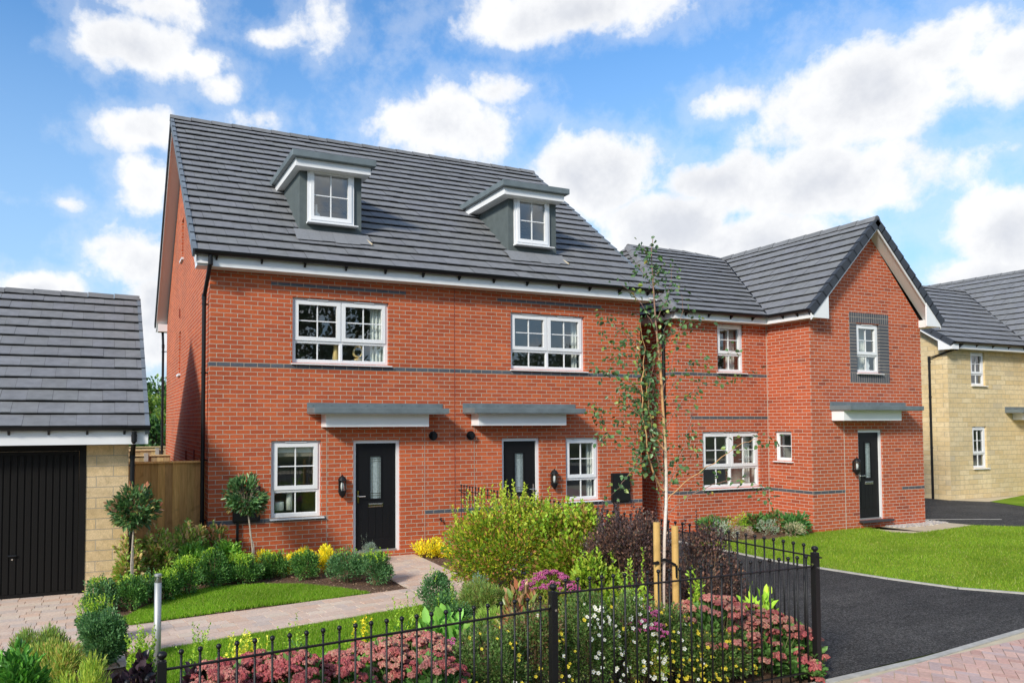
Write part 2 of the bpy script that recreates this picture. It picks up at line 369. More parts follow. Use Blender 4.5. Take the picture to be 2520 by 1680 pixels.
# ------------------------------------------------------------------ roofs
TILE=(.192,.194,.200)
def tiled(mb,O,U,Vd,polys,gauge=.3,tw=.32,seed=1,base=TILE):
    rnd=random.Random(seed)
    O=Vector(O); U=Vector(U).normalized(); Vd=Vector(Vd).normalized(); Nn=U.cross(Vd).normalized()
    if Nn.z<0: Nn=-Nn
    us=[p[0] for P in polys for p in P]; vs=[p[1] for P in polys for p in P]
    nr=int(math.ceil((max(vs)-min(vs))/gauge)); v0=min(vs)
    for r_ in range(nr):
        a=v0+r_*gauge; b=a+gauge
        off=(r_%2)*tw/2+.07; u=min(us)-off-tw
        rowt=1+rnd.uniform(-.04,.04)
        while u<max(us):
            dz=rnd.uniform(-.004,.004); dd=rnd.uniform(-.004,.004)
            t=rowt*(1+rnd.uniform(-.055,.055)); c=(base[0]*t,base[1]*t,base[2]*t*(1+rnd.uniform(-.02,.03)))
            for P in polys:
                q=clipconv([(u+.0015,a+dd),(u+tw-.0015,a+dd),(u+tw-.0015,b),(u+.0015,b)],P)
                if len(q)<3: continue
                def h(v): return .060+dz-.042*(v-a)/gauge
                top=[O+U*x+Vd*y+Nn*h(y) for x,y in q]
                if (top[1]-top[0]).cross(top[2]-top[0]).dot(Nn)<0: top.reverse(); q=q[::-1]
                mb.poly(top,c)
                for i in range(len(q)):
                    p1,p2=q[i],q[(i+1)%len(q)]
                    if abs(p1[1]-a-dd)<1e-5 and abs(p2[1]-a-dd)<1e-5 and abs(p1[0]-p2[0])>.01:
                        A=O+U*p1[0]+Vd*p1[1]; B=O+U*p2[0]+Vd*p2[1]
                        mb.poly([A+Nn*(h(p1[1])-.017),B+Nn*(h(p2[1])-.017),B+Nn*h(p2[1]),A+Nn*h(p1[1])],c)
            u+=tw
    for P in polys:  # underlay
        mb.poly([O+U*x+Vd*y+Nn*.008 for x,y in P],(.02,.02,.02))
def caps(mb,p0,p1,ndrop=.55,w=.115,seg=.45,base=TILE,lift=.075,side=None):
    p0=Vector(p0);p1=Vector(p1); L=(p1-p0).length; d=(p1-p0)/L; n=max(1,round(L/seg)); s=L/n
    sd=Vector(side) if side is not None else d.cross(Vector((0,0,1)))
    sd.normalize(); upv=sd.cross(d); 
    if upv.z<0: upv=-upv
    for i in range(n):
        a=p0+d*(i*s+.004); b=p0+d*((i+1)*s-.004); c=jit(tuple(x*.93 for x in base),.1)
        for (q,e) in ((a,0),):
            la=lift+.012; lb=lift
            A0=a+upv*la; A1=a+sd*w*.5+upv*(la-.02); A2=a+sd*w+upv*(la-w*ndrop-.03); A3=a-sd*w*.5+upv*(la-.02); A4=a-sd*w+upv*(la-w*ndrop-.03)
            B0=b+upv*lb; B1=b+sd*w*.5+upv*(lb-.02); B2=b+sd*w+upv*(lb-w*ndrop-.03); B3=b-sd*w*.5+upv*(lb-.02); B4=b-sd*w+upv*(lb-w*ndrop-.03)
            mb.poly([A0,A1,B1,B0],c); mb.poly([A1,A2,B2,B1],c); mb.poly([A0,B0,B3,A3],c); mb.poly([A3,B3,B4,A4],c)
            dk=tuple(x*.6 for x in c)
            mb.poly([A2,A1,A0,A3,A4],dk); mb.poly([B4,B3,B0,B1,B2],dk)
def verge(mb,E,Rg,xin,wd=.07,n=20,base=(.16,.185,.215),dp=.085):
    """stepped verge units from eave point E to ridge point Rg; xin = direction into roof"""
    E=Vector(E);Rg=Vector(Rg);L=(Rg-E).length;d=(Rg-E)/L;s=L/n; xi=Vector(xin).normalized()
    nn=xi.cross(d).normalized()
    if nn.z<0: nn=-nn
    for i in range(n):
        a=E+d*(i*s-.01); b=E+d*((i+1)*s+.012); c=jit(base,.12)
        ta=.066; tb=.040
        bot=[a-nn*dp,a+xi*wd-nn*dp,b+xi*wd-nn*dp,b-nn*dp]; top=[a+nn*ta,a+xi*wd+nn*ta,b+xi*wd+nn*tb,b+nn*tb]
        mb.hexa(bot,top,c)

# ------------------------------------------------------------------ walls
def wall(mb,fn,u0,u1,z0,z1,holes,depth,inward,c=(1,1,1)):
    """fn(u,z)->3d point on outer face; inward vector; holes (u0,u1,z0,z1)"""
    us=sorted({u0,u1,*[h[0] for h in holes],*[h[1] for h in holes]}); zs=sorted({z0,z1,*[h[2] for h in holes],*[h[3] for h in holes]})
    nf0=len(mb.f)
    for i in range(len(us)-1):
        for j in range(len(zs)-1):
            cu=(us[i]+us[i+1])/2; cz=(zs[j]+zs[j+1])/2
            if any(h[0]<cu<h[1] and h[2]<cz<h[3] for h in holes): continue
            mb.poly([fn(us[i],zs[j]),fn(us[i+1],zs[j]),fn(us[i+1],zs[j+1]),fn(us[i],zs[j+1])],c)
    I=Vector(inward)*depth
    a_,b_,c_=(Vector(fn(u0,z0)),Vector(fn(u1,z0)),Vector(fn(u1,z1)))
    if (b_-a_).cross(c_-b_).dot(Vector(inward))>0:
        mb.f[nf0:]=[tuple(reversed(f)) for f in mb.f[nf0:]]
    for h in holes:
        q=[fn(h[0],h[2]),fn(h[1],h[2]),fn(h[1],h[3]),fn(h[0],h[3])]
        q=[Vector(p) for p in q]
        for i in range(4):
            a,b=q[i],q[(i+1)%4]; mb.poly([a,a+I,b+I,b],c)
def room(parent,x0,x1,y0,y1,z0,z1,off,hole,rot=False,mat='interior'):
    """box room behind an opening; the front has the opening left out (built as frame ring)"""
    mb=MB()
    mb.poly([(x0,y1,z0),(x0,y1,z1),(x1,y1,z1),(x1,y1,z0)],(1,1,1))
    mb.poly([(x0,y0,z0),(x0,y1,z0),(x1,y1,z0),(x1,y0,z0)]); mb.poly([(x0,y0,z1),(x1,y0,z1),(x1,y1,z1),(x0,y1,z1)])
    mb.poly([(x0,y0,z0),(x0,y0,z1),(x0,y1,z1),(x0,y1,z0)]); mb.poly([(x1,y0,z0),(x1,y1,z0),(x1,y1,z1),(x1,y0,z1)])
    wall(mb,lambda u,z:(u,y0,z),x0,x1,z0,z1,[hole],.005,(0,1,0))
    return mb.build('interior_wall',M[mat],parent,off=off)
def window(parent,loc,w,h,cols=1,tf=.66,rz=0,bars=True,transom=True,top_sash=True,vbar=True,sill=True,vent=True,casement=None,depth=.07):
    """loc: lower-left outer corner of the frame (parent-local). Local x right, y inward, z up"""
    mb=MB(); fw_=.058
    zt=h*(1-tf) if transom else 0
    mb.box(0,0,0,fw_,depth,h); mb.box(w-fw_,0,0,w,depth,h); mb.box(fw_,.0,h-.055,w-fw_,depth,h); mb.box(fw_,0,0,w-fw_,depth,fw_)
    cw=(w-2*fw_-(cols-1)*.045)/cols
    if transom: mb.box(fw_,.002,zt-.025,w-fw_,depth,zt+.025)
    panes=[]
    for k in range(cols):
        a=fw_+k*(cw+.045); b=a+cw
        if k>0: mb.box(a-.045,.001,fw_,a,depth-.002,h-.055)
        segs=[(fw_,zt-.025,False),(zt+.025,h-.055,top_sash)] if transom else [(fw_,h-.055,top_sash)]
        for (p,q,sash) in segs:
            x0,x1,z0,z1=a,b,p,q
            if sash:
                s=.058
                e=.010
                mb.box(x0-e,-.018,z0-e,x0+s,.04,z1+e); mb.box(x1-s,-.018,z0-e,x1+e,.04,z1+e)
                mb.box(x0+s,-.018,z0-e,x1-s,.04,z0+s); mb.box(x0+s,-.018,z1-s,x1-s,.04,z1+e)
                x0+=s;x1-=s;z0+=s;z1-=s
            else:
                s=.012
                mb.box(x0,.012,z0,x0+s,.05,z1);mb.box(x1-s,.012,z0,x1,.05,z1);mb.box(x0+s,.012,z0,x1-s,.05,z0+s);mb.box(x0+s,.012,z1-s,x1-s,.05,z1)
                x0+=s;x1-=s;z0+=s;z1-=s
            g=.009
            xm=(x0+x1)/2
            yb=.012
            if vbar: mb.box(xm-g,yb,z0,xm+g,.04,z1)
            if bars and sash:
                zm=(z0+z1)/2; mb.box(x0,yb+.001,zm-g,xm-g if vbar else x1,.039,zm+g)
                if vbar: mb.box(xm+g,yb+.001,zm-g,x1,.039,zm+g)
            panes.append((x0,x1,z0,z1))
    o=mb.build('window',M['white'],parent,loc=loc); o.rotation_euler=(0,0,rz)
    for p in panes:
        MB().poly([(p[0],.026,p[2]),(p[1],.026,p[2]),(p[1],.026,p[3]),(p[0],.026,p[3])]).build('pane',M['glass'],o)
    if sill:
        MB().hexa([(-.02,-.12,-.034),(w+.05,-.12,-.034),(w+.05,.03,-.034),(-.02,.03,-.034)],[(-.02,-.12,-.016),(w+.05,-.12,-.016),(w+.05,.03,-.002),(-.02,.03,-.002)]).build('sill',M['white'],o)
    if vent:
        for k in range(cols):
            a=fw_+k*(cw+.045)+cw*.5; hw=min(.19,cw*.3)
            MB().box(a-hw,-.036,h-.034,a+hw,-.001,h-.020).build('trickle_vent',M['white'],o)
    return o
def door(parent,loc,w,h,hinge_right=True):
    """frame + leaf; local x right"""
    fr=MB(); t=.06
    fr.box(0,0,0,t,.08,h); fr.box(w-t,0,0,w,.08,h); fr.box(t,0,h-t,w-t,.08,h)
    o=fr.build('door_frame',M['white'],parent,loc=loc)
    MB().box(t,-.01,0,w-t,.09,.035).build('threshold',M['steel'],o)
    leaf=MB(); x0,x1,z0,z1=t+.004,w-t-.004,.037,h-t-.003
    lw=x1-x0; gx0=x0+lw*.36; gx1=x0+lw*.63; gz0=.95; gz1=h-.30
    wall(leaf,lambda u,z:(u,.03,z),x0,x1,z0,z1,[(gx0,gx1,gz0,gz1)],.02,(0,1,0))
    leaf.poly([(x0,.07,z0),(x0,.07,z1),(x1,.07,z1),(x1,.07,z0)])
    # raised moulding round the glass and plank grooves
    s=.022
    leaf.box(gx0-s,.018,gz0-s,gx0,.034,gz1+s);leaf.box(gx1,.018,gz0-s,gx1+s,.034,gz1+s);leaf.box(gx0,.018,gz0-s,gx1,.034,gz0);leaf.box(gx0,.018,gz1,gx1,.034,gz1+s)
    for k in range(4):
        xa=x0+lw*(.14+.18*k); xb=x0+lw*(.14+.18*(k+1))-.006; leaf.box(xa,.024,.26,xb,.0305,gz0-.12)
    leaf.box(x0+.02,.022,.05,x1-.02,.0305,.22)
    lo=leaf.build('door',M['door'],parent,loc=loc)
    gl=MB().poly([(gx0,.045,gz0),(gx1,.045,gz0),(gx1,.045,gz1),(gx0,.045,gz1)]).build('door_glass',M['obscure'],lo)
    ld=MB()
    for q in (.022,.05): ld.box(gx1-q-.004,.038,gz0,gx1-q,.0445,gz1); ld.box(gx0+q,.038,gz0,gx0+q+.004,.0445,gz1)
    for q in (.05,.09): ld.box(gx0,.037,gz0+q,gx1,.044,gz0+q+.005); ld.box(gx0,.037,gz1-q,gx1,.044,gz1-q+.005)
    ld.build('leaded_strip',M['chrome'],lo)
    xm=(gx0+gx1)/2
    MB().box(xm-.14,.008,.80,xm+.14,.028,.865).box(xm-.12,-.002,.812,xm+.12,.008,.853).build('letter_slot',M['chrome'],lo,bevel=.003)
    hx=x0+.05 if hinge_right else x1-.05; sg=1 if hinge_right else -1
    MB().box(hx-.016,.016,.88,hx+.016,.03,1.1).tube([(hx,.02,1.0),(hx,-.03,1.0),(hx+sg*.12,-.03,1.0)],.009,8).build('door_handle',M['chrome'],lo)
    return o
def canopy(parent,x0,x1,y,z0,bx0,bx1,off,nb=7,ztop=.0):
    """flat grey canopy; y = wall plane"""
    mb=MB(); mb.box(x0,y-.5,z0,x1,y,z0+.095)
    mb.box(x0,y-.012,z0+.095,x1+.1,y-.001,z0+.19)
    o=mb.build('door_canopy',M['lead'],parent,off=off,bevel=.006)
    sf=MB().box(x0+.02,y-.48,z0-.012,x1-.02,y-.001,z0-.001); sf.build('canopy_soffit',M['soffit'],o,off=off)
    b=MB().box(bx0,y-.3,z0-.235,bx1,y-.001,z0-.012); b.build('canopy_fascia',M['white'],o,off=off,bevel=.004)
    for i in range(nb):
        u=x0+.1+(x1-x0-.5)*i/(nb-1); MB().tube([(u,y-.010,z0+.15),(u,y-.02,z0+.15)],.011,8).build('screw_cap',M['lead'],o,off=off)
    return o
def gutter(parent,pts,off,step=.75,normal=(0,-1,0),outlet=None,skip=.35):
    """half-round gutter between two points + brackets"""
    a,b=Vector(pts[0]),Vector(pts[1]); d=(b-a).normalized(); nrm=Vector(normal)
    mb=MB(); r_=.066; prof=[(r_*math.cos(t),-r_*math.sin(t)) for t in [math.pi*i/8 for i in range(9)]]
    ring=lambda p:[p+nrm*x+Vector((0,0,1))*(z) for x,z in prof]
    A,B=ring(a),ring(b)
    for i in range(8): mb.poly([A[i],B[i],B[i+1],A[i+1]]); mb.poly([A[i]*.999+a*.001+Vector((0,0,.004)),A[i+1]*.999+a*.001+Vector((0,0,.004)),B[i+1]*.999+b*.001+Vector((0,0,.004)),B[i]*.999+b*.001+Vector((0,0,.004))])
    mb.poly(A); mb.poly(B[::-1])
    mb.tube([a+nrm*r_,b+nrm*r_],.006,6)
    o=mb.build('gutter',M['black'],parent,off=off)
    L=(b-a).length; n=max(2,int((L-skip)/step)+1)
    for i in range(n):
        p=a+d*(skip+(L-2*skip)*i/(n-1)); m2=MB()
        for i2 in range(8):
            q=[p+nrm*(x*1.12)+Vector((0,0,1))*(z*1.12) for x,z in prof]
            m2.poly([q[i2]-d*.015,q[i2]+d*.015,q[i2+1]+d*.015,q[i2+1]-d*.015])
        m2.hexa([p-nrm*.075-d*.015+Vector((0,0,-.13)),p-nrm*.058-d*.015+Vector((0,0,-.13)),p-nrm*.058+d*.015+Vector((0,0,-.13)),p-nrm*.075+d*.015+Vector((0,0,-.13))],
                [p-nrm*.075-d*.015,p+nrm*.02-d*.015+Vector((0,0,-.06)),p+nrm*.02+d*.015+Vector((0,0,-.06)),p-nrm*.075+d*.015])
        m2.build('gutter_bracket',M['black'],o,off=off)
    return o
def downpipe(parent,pts,off,clips=()):
    mb=MB().tube(pts,.034,12); 
    for p in pts[1:-1]: 
        mb.tube([Vector(p)+Vector((0,0,.05)),Vector(p)-Vector((0,0,.05))],.04,12)
    for (p,dirv) in clips:
        p=Vector(p); mb.tube([p+Vector((0,0,.015)),p-Vector((0,0,.015))],.041,12)
        q=p+Vector(dirv); mb.tube([p,q],.013,6)
    return mb.build('downpipe',M['black'],parent,off=off,smooth=False)
def strip(parent,name,mat,x0,y,x1,z0,z1,off,axis='x',t=.0035,d=-1,label=None):
    mb=MB()
    if axis=='x': mb.box(x0,min(y,y+d*t),z0,x1,max(y,y+d*t),z1)
    else: mb.box(min(y,y+d*t),x0,z0,max(y,y+d*t),x1,z1)
    o=mb.build(name,mat,parent,off=off)
    if label: o['label']=label
    return o
def atx(x,y,X):
    d=ray(x,y); return CAM+d*((X-CX)/d.x)
def sub(a,b): return (a[0]-b[0],a[1]-b[1],a[2]-b[2])
def curtain(parent,x0,x1,y,z0,z1,off,name='curtain',amp=.025,wl=.07):
    mb=MB(); n=max(6,int((x1-x0)/.01)); P=[(x0+(x1-x0)*i/n,y+amp*math.sin(2*math.pi*(x0+(x1-x0)*i/n)/wl)) for i in range(n+1)]
    for i in range(n):
        a,b=P[i],P[i+1]; mb.poly([(a[0],a[1],z0),(b[0],b[1],z0),(b[0],b[1],z1),(a[0],a[1],z1)])
    return mb.build(name,M['fabric'],parent,off=off,smooth=True)
def lantern(loc,label,rz=0):
    """half lantern on a wall; local -y faces out; origin at wall, middle height"""
    o=thing('wall_lantern',label,'wall lamp',loc,'black coach lanterns beside the front doors',rz)
    b=MB(); b.box(-.035,-.02,-.12,.035,0,.12)
    b.lathe(0,-.085,[(.0,.215),(.008,.21),(.010,.19),(.02,.185),(.05,.165),(.075,.125),(.078,.108),(.072,.105)],16)
    b.lathe(0,-.085,[(.05,-.155),(.072,-.09),(.075,-.075),(.068,-.07)],16); b.lathe(0,-.085,[(.0,-.2),(.018,-.195),(.03,-.175),(.05,-.155)],12)
    for k in range(6):
        t=k*math.pi/3+.3; b.tube([(.068*math.cos(t),-.085+.068*math.sin(t),-.075),(.068*math.cos(t),-.085+.068*math.sin(t),.108)],.006,6)
    b.build('lantern_body',M['black'],o)
    g=MB()
    for k in range(12):
        t=k*math.pi/6; t2=(k+1)*math.pi/6
        g.poly([(.062*math.cos(t),-.085+.062*math.sin(t),-.07),(.062*math.cos(t2),-.085+.062*math.sin(t2),-.07),(.062*math.cos(t2),-.085+.062*math.sin(t2),.105),(.062*math.cos(t),-.085+.062*math.sin(t),.105)])
    g.build('lantern_glass',M['glass'],o)
    MB().lathe(0,-.085,[(.02,-.07),(.03,-.02),(.03,.04),(.015,.07)],12).build('lamp_bulb',M['ceramic'],o,smooth=True)
    return o
def bandparts(root,off,bands,y,mat,axis='x',d=-1):
    for (a,b,zt) in bands: strip(root,'blue_brick_band',mat,a,y,b,zt-.0635,zt-.0015,off,axis,.0035,d)

# ================================================================== HOUSE 1 (semi-detached pair)
H1=thing('brick_house','red brick three storey house pair with two dormers and two front doors','house',(4.44,0,G))
o1=(4.44,0,G); WD=8.88; DP=9.2; RY=4.6; RZ=8.40; EZ=4.36; EY=-.33
mb=MB()
g1=(1.03,1.9,.0,1.31); u1=(1.385,3.16,2.655,3.795); d1=(2.49,3.385,-.70,1.305); d2=(5.505,6.36,-.70,1.31); g2=(6.97,7.79,.035,1.305); u2=(5.715,7.455,2.66,3.78)
wall(mb,lambda u,z:(u,0,z),0,WD,G-.2,4.3,[g1,u1,d1,d2,g2,u2],.1,(0,1,0))
def yrange(px,py0,py1,px0,px1):
    return None
n1=atx(417,600,0).y; n1t=atx(417,512,0).z; n1b=atx(417,600,0).z
n2=atx(410,860,0).y; n2t=atx(410,765,0).z; n2b=atx(410,860,0).z
nic=[(n1-.45,n1,n1b,n1t),(n2-.45,n2,n2b,n2t)]
wall(mb,lambda u,z:(0,u,z),0,DP,G-.2,4.3,nic[1:],.1,(1,0,0)); print('niches',nic)
for h in nic: mb.poly([(.1,h[0],h[2]),(.1,h[1],h[2]),(.1,h[1],h[3]),(.1,h[0],h[3])])
wall(mb,lambda u,z:(WD,u,z),0,DP,G-.2,4.3,[],.1,(-1,0,0)); wall(mb,lambda u,z:(u,DP,z),0,WD,G-.2,4.3,[],.1,(0,-1,0))
mb.poly([(WD,0,4.3),(WD,DP,4.3),(WD,RY+.06,RZ-.2),(WD,RY-.06,RZ-.2)])
tri=[(0,4.3),(DP,4.3),(RY+.06,RZ-.2),(RY-.06,RZ-.2)]; hn=nic[0]
for q in (clip(tri,1,0,hn[0]),clip(tri,-1,0,-hn[1]),clip(clip(clip(tri,-1,0,-hn[0]),1,0,hn[1]),0,1,hn[2]),clip(clip(clip(tri,-1,0,-hn[0]),1,0,hn[1]),0,-1,-hn[3])):
    if len(q)>2: mb.poly([(0,a,b) for a,b in q])
q=[Vector((0,hn[0],hn[2])),Vector((0,hn[1],hn[2])),Vector((0,hn[1],hn[3])),Vector((0,hn[0],hn[3]))]
for i in range(4): mb.poly([q[i],q[(i+1)%4],q[(i+1)%4]+Vector((.1,0,0)),q[i]+Vector((.1,0,0))])
mb.build('brick_wall',M['brick'],H1,off=o1)
bandparts(H1,o1,[(0,2.0,0),(3.87,WD,0),(0,1.385-.0,2.625),(1.385,3.16,2.61),(3.16,5.715,2.625),(5.715,7.455,2.61),(7.455,WD,2.625),(1.01,3.5,4.03),(5.42,7.88,4.03)],0,M['blue'])
bandparts(H1,o1,[(0,.225,0),(0,.225,2.625)],0,M['blue'],'y')
for h in nic: MB().box(-.045,h[0]-.03,h[2]-.05,.1,h[1]+.05,h[2]-.002).build('sill',M['white'],H1,off=o1)
strip(H1,'movement_joint',M['redjoint'],4.485,0,4.497,G,4.2,o1,t=.005); strip(H1,'movement_joint',M['mastic'],1.995,0,2.007,G,1.55,o1,t=.005); strip(H1,'movement_joint',M['mastic'],3.865,0,3.876,G,1.78,o1,t=.005); strip(H1,'movement_joint',M['mastic'],4.895,0,4.905,G,1.55,o1,t=.005)
def l1(x,y,z): return sub((x,y,z),o1)
window(H1,l1(g1[0],.06,g1[2]),g1[1]-g1[0],g1[3]-g1[2],1,.655)
window(H1,l1(g2[0],.06,g2[2]),g2[1]-g2[0],g2[3]-g2[2],1,.655)
window(H1,l1(u1[0],.06,u1[2]),u1[1]-u1[0],u1[3]-u1[2],2,.665)
window(H1,l1(u2[0],.06,u2[2]),u2[1]-u2[0],u2[3]-u2[2],2,.665)
door(H1,l1(d1[0],.05,d1[2]),d1[1]-d1[0],d1[3]-d1[2],True); door(H1,l1(d2[0],.05,d2[2]),d2[1]-d2[0],d2[3]-d2[2],False)
room(H1,.2,2.4,.14,3.4,-.65,1.6,o1,g1); room(H1,6.5,8.7,.14,3.4,-.65,1.6,o1,g2)
room(H1,.3,4.3,.14,3.8,2.1,4.1,o1,u1); room(H1,4.7,8.7,.14,3.8,2.1,4.1,o1,u2)
# curtains and blind
curtain(H1,2.86,3.14,.19,2.55,3.8,o1); curtain(H1,7.30,7.44,.24,2.55,3.8,o1); curtain(H1,7.62,7.78,.24,-.1,1.3,o1)
bl=MB().box(1.04,.142,1.10,1.89,.155,1.30).build('roman_blind',M['fabric'],H1,off=o1)
MB().box(1.04,.141,1.03,1.89,.157,1.10).build('blind_trim',simple('woven_trim',(.30,.27,.22),.9,.1,nscale=120,namt=.5),bl,off=o1)
# canopies, doors' surroundings
canopy(H1,1.645,4.14,0,1.775,1.90,3.83,o1); canopy(H1,4.655,7.11,0,1.79,4.84,6.79,o1)
# eaves
MB().box(-.24,-.27,4.16,9.06,.05,4.37).build('eaves_fascia',M['white'],H1,off=o1,bevel=.004)
MB().box(-.24,DP-.05,4.16,9.06,DP+.27,4.37).build('eaves_fascia',M['white'],H1,off=o1)
gutter(H1,[(-.29,-.345,4.392),(9.2,-.345,4.392)],o1,.72)
gutter(H1,[(-.29,DP+.335,4.41),(9.2,DP+.335,4.41)],o1,2,(0,1,0))
# roof
rf=MB(); SL=Vector((0,RY-EY,RZ-EZ)); LL=SL.length
tiled(rf,(0,EY,EZ),(1,0,0),SL,[[(-.3,0),(9.1,0),(9.1,LL),(-.3,LL)]],LL/21,.32,3)
tiled(rf,(0,DP-EY,EZ),(1,0,0),Vector((0,-(RY-EY),RZ-EZ)),[[(-.3,0),(9.1,0),(9.1,LL),(-.3,LL)]],LL/21,.32,4)
ROOF1=rf.build('roof',M['tile'],H1,off=o1)
cp=MB(); caps(cp,(-.33,RY,RZ+.02),(9.12,RY,RZ+.02),.75); cp.build('ridge_tiles',M['tile'],H1,off=o1)
for X,s in ((-.32,1),(9.12,-1)):
    vg=MB(); verge(vg,(X,EY,EZ),(X,RY,RZ),(s,0,0),n=21); vg.build('verge_tiles',M['tile'],H1,off=o1)
    vg=MB(); verge(vg,(X,DP-EY,EZ),(X,RY,RZ),(s,0,0),n=21,base=(.05,.055,.065)); vg.build('verge_tiles',M['tile'],H1,off=o1)
for (ya,yb) in ((EY+.02,RY),(DP-EY-.02,RY)):
    for X,s in ((-.28,1),(9.08,-1)):
        bb=MB(); vs=MB()
        bb.hexa([(X,ya,EZ-.19),(X+s*.022,ya,EZ-.19),(X+s*.022,yb,RZ-.19),(X,yb,RZ-.19)],[(X,ya,EZ-.0),(X+s*.022,ya,EZ-.0),(X+s*.022,yb,RZ-.0),(X,yb,RZ-.0)])
        e=-X if s>0 else WD-X
        xa,xb=sorted((X+s*.022,0 if s>0 else WD))
        vs.hexa([(xa,ya,EZ-.17),(xb,ya,EZ-.17),(xb,yb,RZ-.17),(xa,yb,RZ-.17)],[(xa,ya,EZ-.15),(xb,ya,EZ-.15),(xb,yb,RZ-.15),(xa,yb,RZ-.15)])
        bb.build('bargeboard',M['white'],H1,off=o1); vs.build('verge_soffit',M['soffit'],H1,off=o1)
# downpipes
p0=(-.04,-.33,4.36)
downpipe(H1,[p0,(-.04,-.33,4.22),(-.075,.16,3.72),(-.075,.16,G)],o1,[((-.075,.16,z),(.07,.03,0)) for z in (3.6,2.45,1.0,0)])
downpipe(H1,[(-.1,DP+.3,4.3),(-.1,DP+.25,4.2),(-.10,DP+.0,3.75),(-.10,DP+.0,G)],o1,[((-.1,DP,z),(.09,-.1,0)) for z in (3.6,2.4,1.0)])
# flues, meter boxes, tap, airbricks
for x in (4.04,4.82):
    MB().tube([(x,.0,1.37),(x,-.02,1.37)],.085,20).tube([(x,-.02,1.37),(x,-.09,1.37)],.055,16).build('boiler_flue',M['black'],H1,off=o1)
for x in (.39,8.07):
    b=MB().box(x,-.07,-.03,x+.45,-.001,.56).box(x+.015,-.08,-.015,x+.435,-.07,.545).build('meter_box',M['black'],H1,off=o1,bevel=.006)
    MB().tube([(x+.4,-.084,.22),(x+.4,-.088,.22)],.008,8).build('meter_lock',M['chrome'],b,off=o1)
    MB().box(x+.06,-.055,G,x+.10,-.001,-.03).build('meter_pipe',M['black'],b,off=o1)
MB().tube([(4.18,0,-.18),(4.18,-.05,-.18),(4.18,-.06,-.22)],.014,8).tube([(4.16,-.05,-.155),(4.20,-.05,-.155)],.009,6).build('garden_tap',M['black'],H1,off=o1)
for (px,py,pz) in ((414,716,0),(447,1040,0),(428,1040,0)):
    q=atx(px,py,0); MB().box(-.025,q.y-.06,q.z-.14,-.001,q.y+.06,q.z+.06).build('air_vent',M['redjoint'],H1,off=o1)
# dormers
def dormer(x0,w,wx0,wx1,rx0,rx1,lab):
    y0=.5; rz=lambda y:EZ+(y-EY)*(RZ-EZ)/(RY-EY); x1=x0+w; zt=6.36; zb=rz(y0)-.03
    yb=EY+(6.47-EZ)*(RY-EY)/(RZ-EZ)
    m=MB(); h=(wx0,wx1,5.265,6.275)
    wall(m,lambda u,z:(u,y0,z),x0,x1,zb,zt,[h],.1,(0,1,0))
    for X in (x0,x1): m.poly([(X,y0,zb),(X,yb-.15,zt),(X,y0,zt)])
    d=m.build('dormer',M['render'],H1,off=o1)
    d['label']=lab
    s=MB().box(rx0,.17,6.345,rx1,yb+.25,6.462); s.build('dormer_roof',M['lead'],d,off=o1,bevel=.01)
    MB().box(rx0+.08,.26,6.20,rx1-.08,yb-.05,6.344).build('dormer_fascia',M['white'],d,off=o1,bevel=.004)
    window(d,l1(wx0+.005,y0-.045,h[2]),wx1-wx0-.01,h[3]-h[2],1,1,transom=False,vent=True)
    room(d,x0+.04,x1-.04,y0+.1,2.0,5.25,6.33,o1,(wx0,wx1,5.26,6.28))
    fl=MB(); random.seed(3)
    n=Vector((0,-(RZ-EZ),(RY-EY))).normalized()
    for i in range(6):
        a=x0-.12+i*(w+.24)/6; b=a+(w+.24)/6-.002; zz=lambda y:rz(y)
        ya,yb2=y0-.27+random.uniform(-.02,.02),y0+.01
        fl.poly([Vector((a,ya,zz(ya)))+n*.066,Vector((b,ya,zz(ya)))+n*.066,Vector((b,yb2,zz(yb2)))+n*.09,Vector((a,yb2,zz(yb2)))+n*.09],jit((.215,.22,.23),.04))
    fl.build('lead_flashing',M['paver'],d,off=o1)
    t=MB(); a=Vector((x1+.01,y0+.02,rz(y0)))+n*.07; b=Vector((x1+.12,y0-.25,rz(y0-.25)))+n*.07; t.tube([a,b],.018,6); t.build('timber_fillet',M['slab'],d,off=o1)
    return d
dormer(1.62,1.18,1.755,2.645,1.41,2.985,'left dormer with a white vase behind its window')
dormer(5.965,1.15,6.085,6.93,5.66,7.245,'right dormer with an empty window')
# ornaments behind the windows
def vase(loc,name,label,prof,mat,group=None):
    o=MB().lathe(0,0,prof,16).build(name,M[mat],None,loc=loc,smooth=True); return tag(o,label,name.replace('_',' '),group)
vase((1.98,.70,5.28),'bottle_vase','white bottle vase on the sill inside the left dormer window',[(.06,0),(.085,.03),(.088,.15),(.07,.21),(.028,.25),(.026,.38),(.03,.385)],'ceramic')
q=at(641,1171,.2); vase((q.x,.2,q.z),'short_candle','short pale candle inside the ground floor window left of the first door',[(.08,0),(.08,.14),(.075,.145)],'candle','candles in the ground floor window')
q=at(664,1170,.2); vase((q.x,.2,q.z),'tall_candle','tall pale candle inside the ground floor window left of the first door',[(.055,0),(.055,.355),(.05,.36)],'candle','candles in the ground floor window')
q=at(771,828,.2); vase((q.x,.2,q.z),'gold_vase','tapering gold vase standing in the upper window above the left door',[(.055,0),(.06,.02),(.045,.2),(.035,.32),(.04,.33)],'gold')
q=at(822,828,.22); t=MB()
pts=[(.0+.085*math.cos(a)*(1+.15*math.sin(2*a)),0.02*math.sin(a),.16+.1*math.sin(a)) for a in [i*math.pi/12-1.2 for i in range(25)]]
t.tube(pts,[.012+.012*abs(math.sin(i/4)) for i in range(25)],8); t.box(-.07,-.05,-.0,.07,.05,.03); t.tube([(-.02,0,.03),(.02,0,.08)],.012)
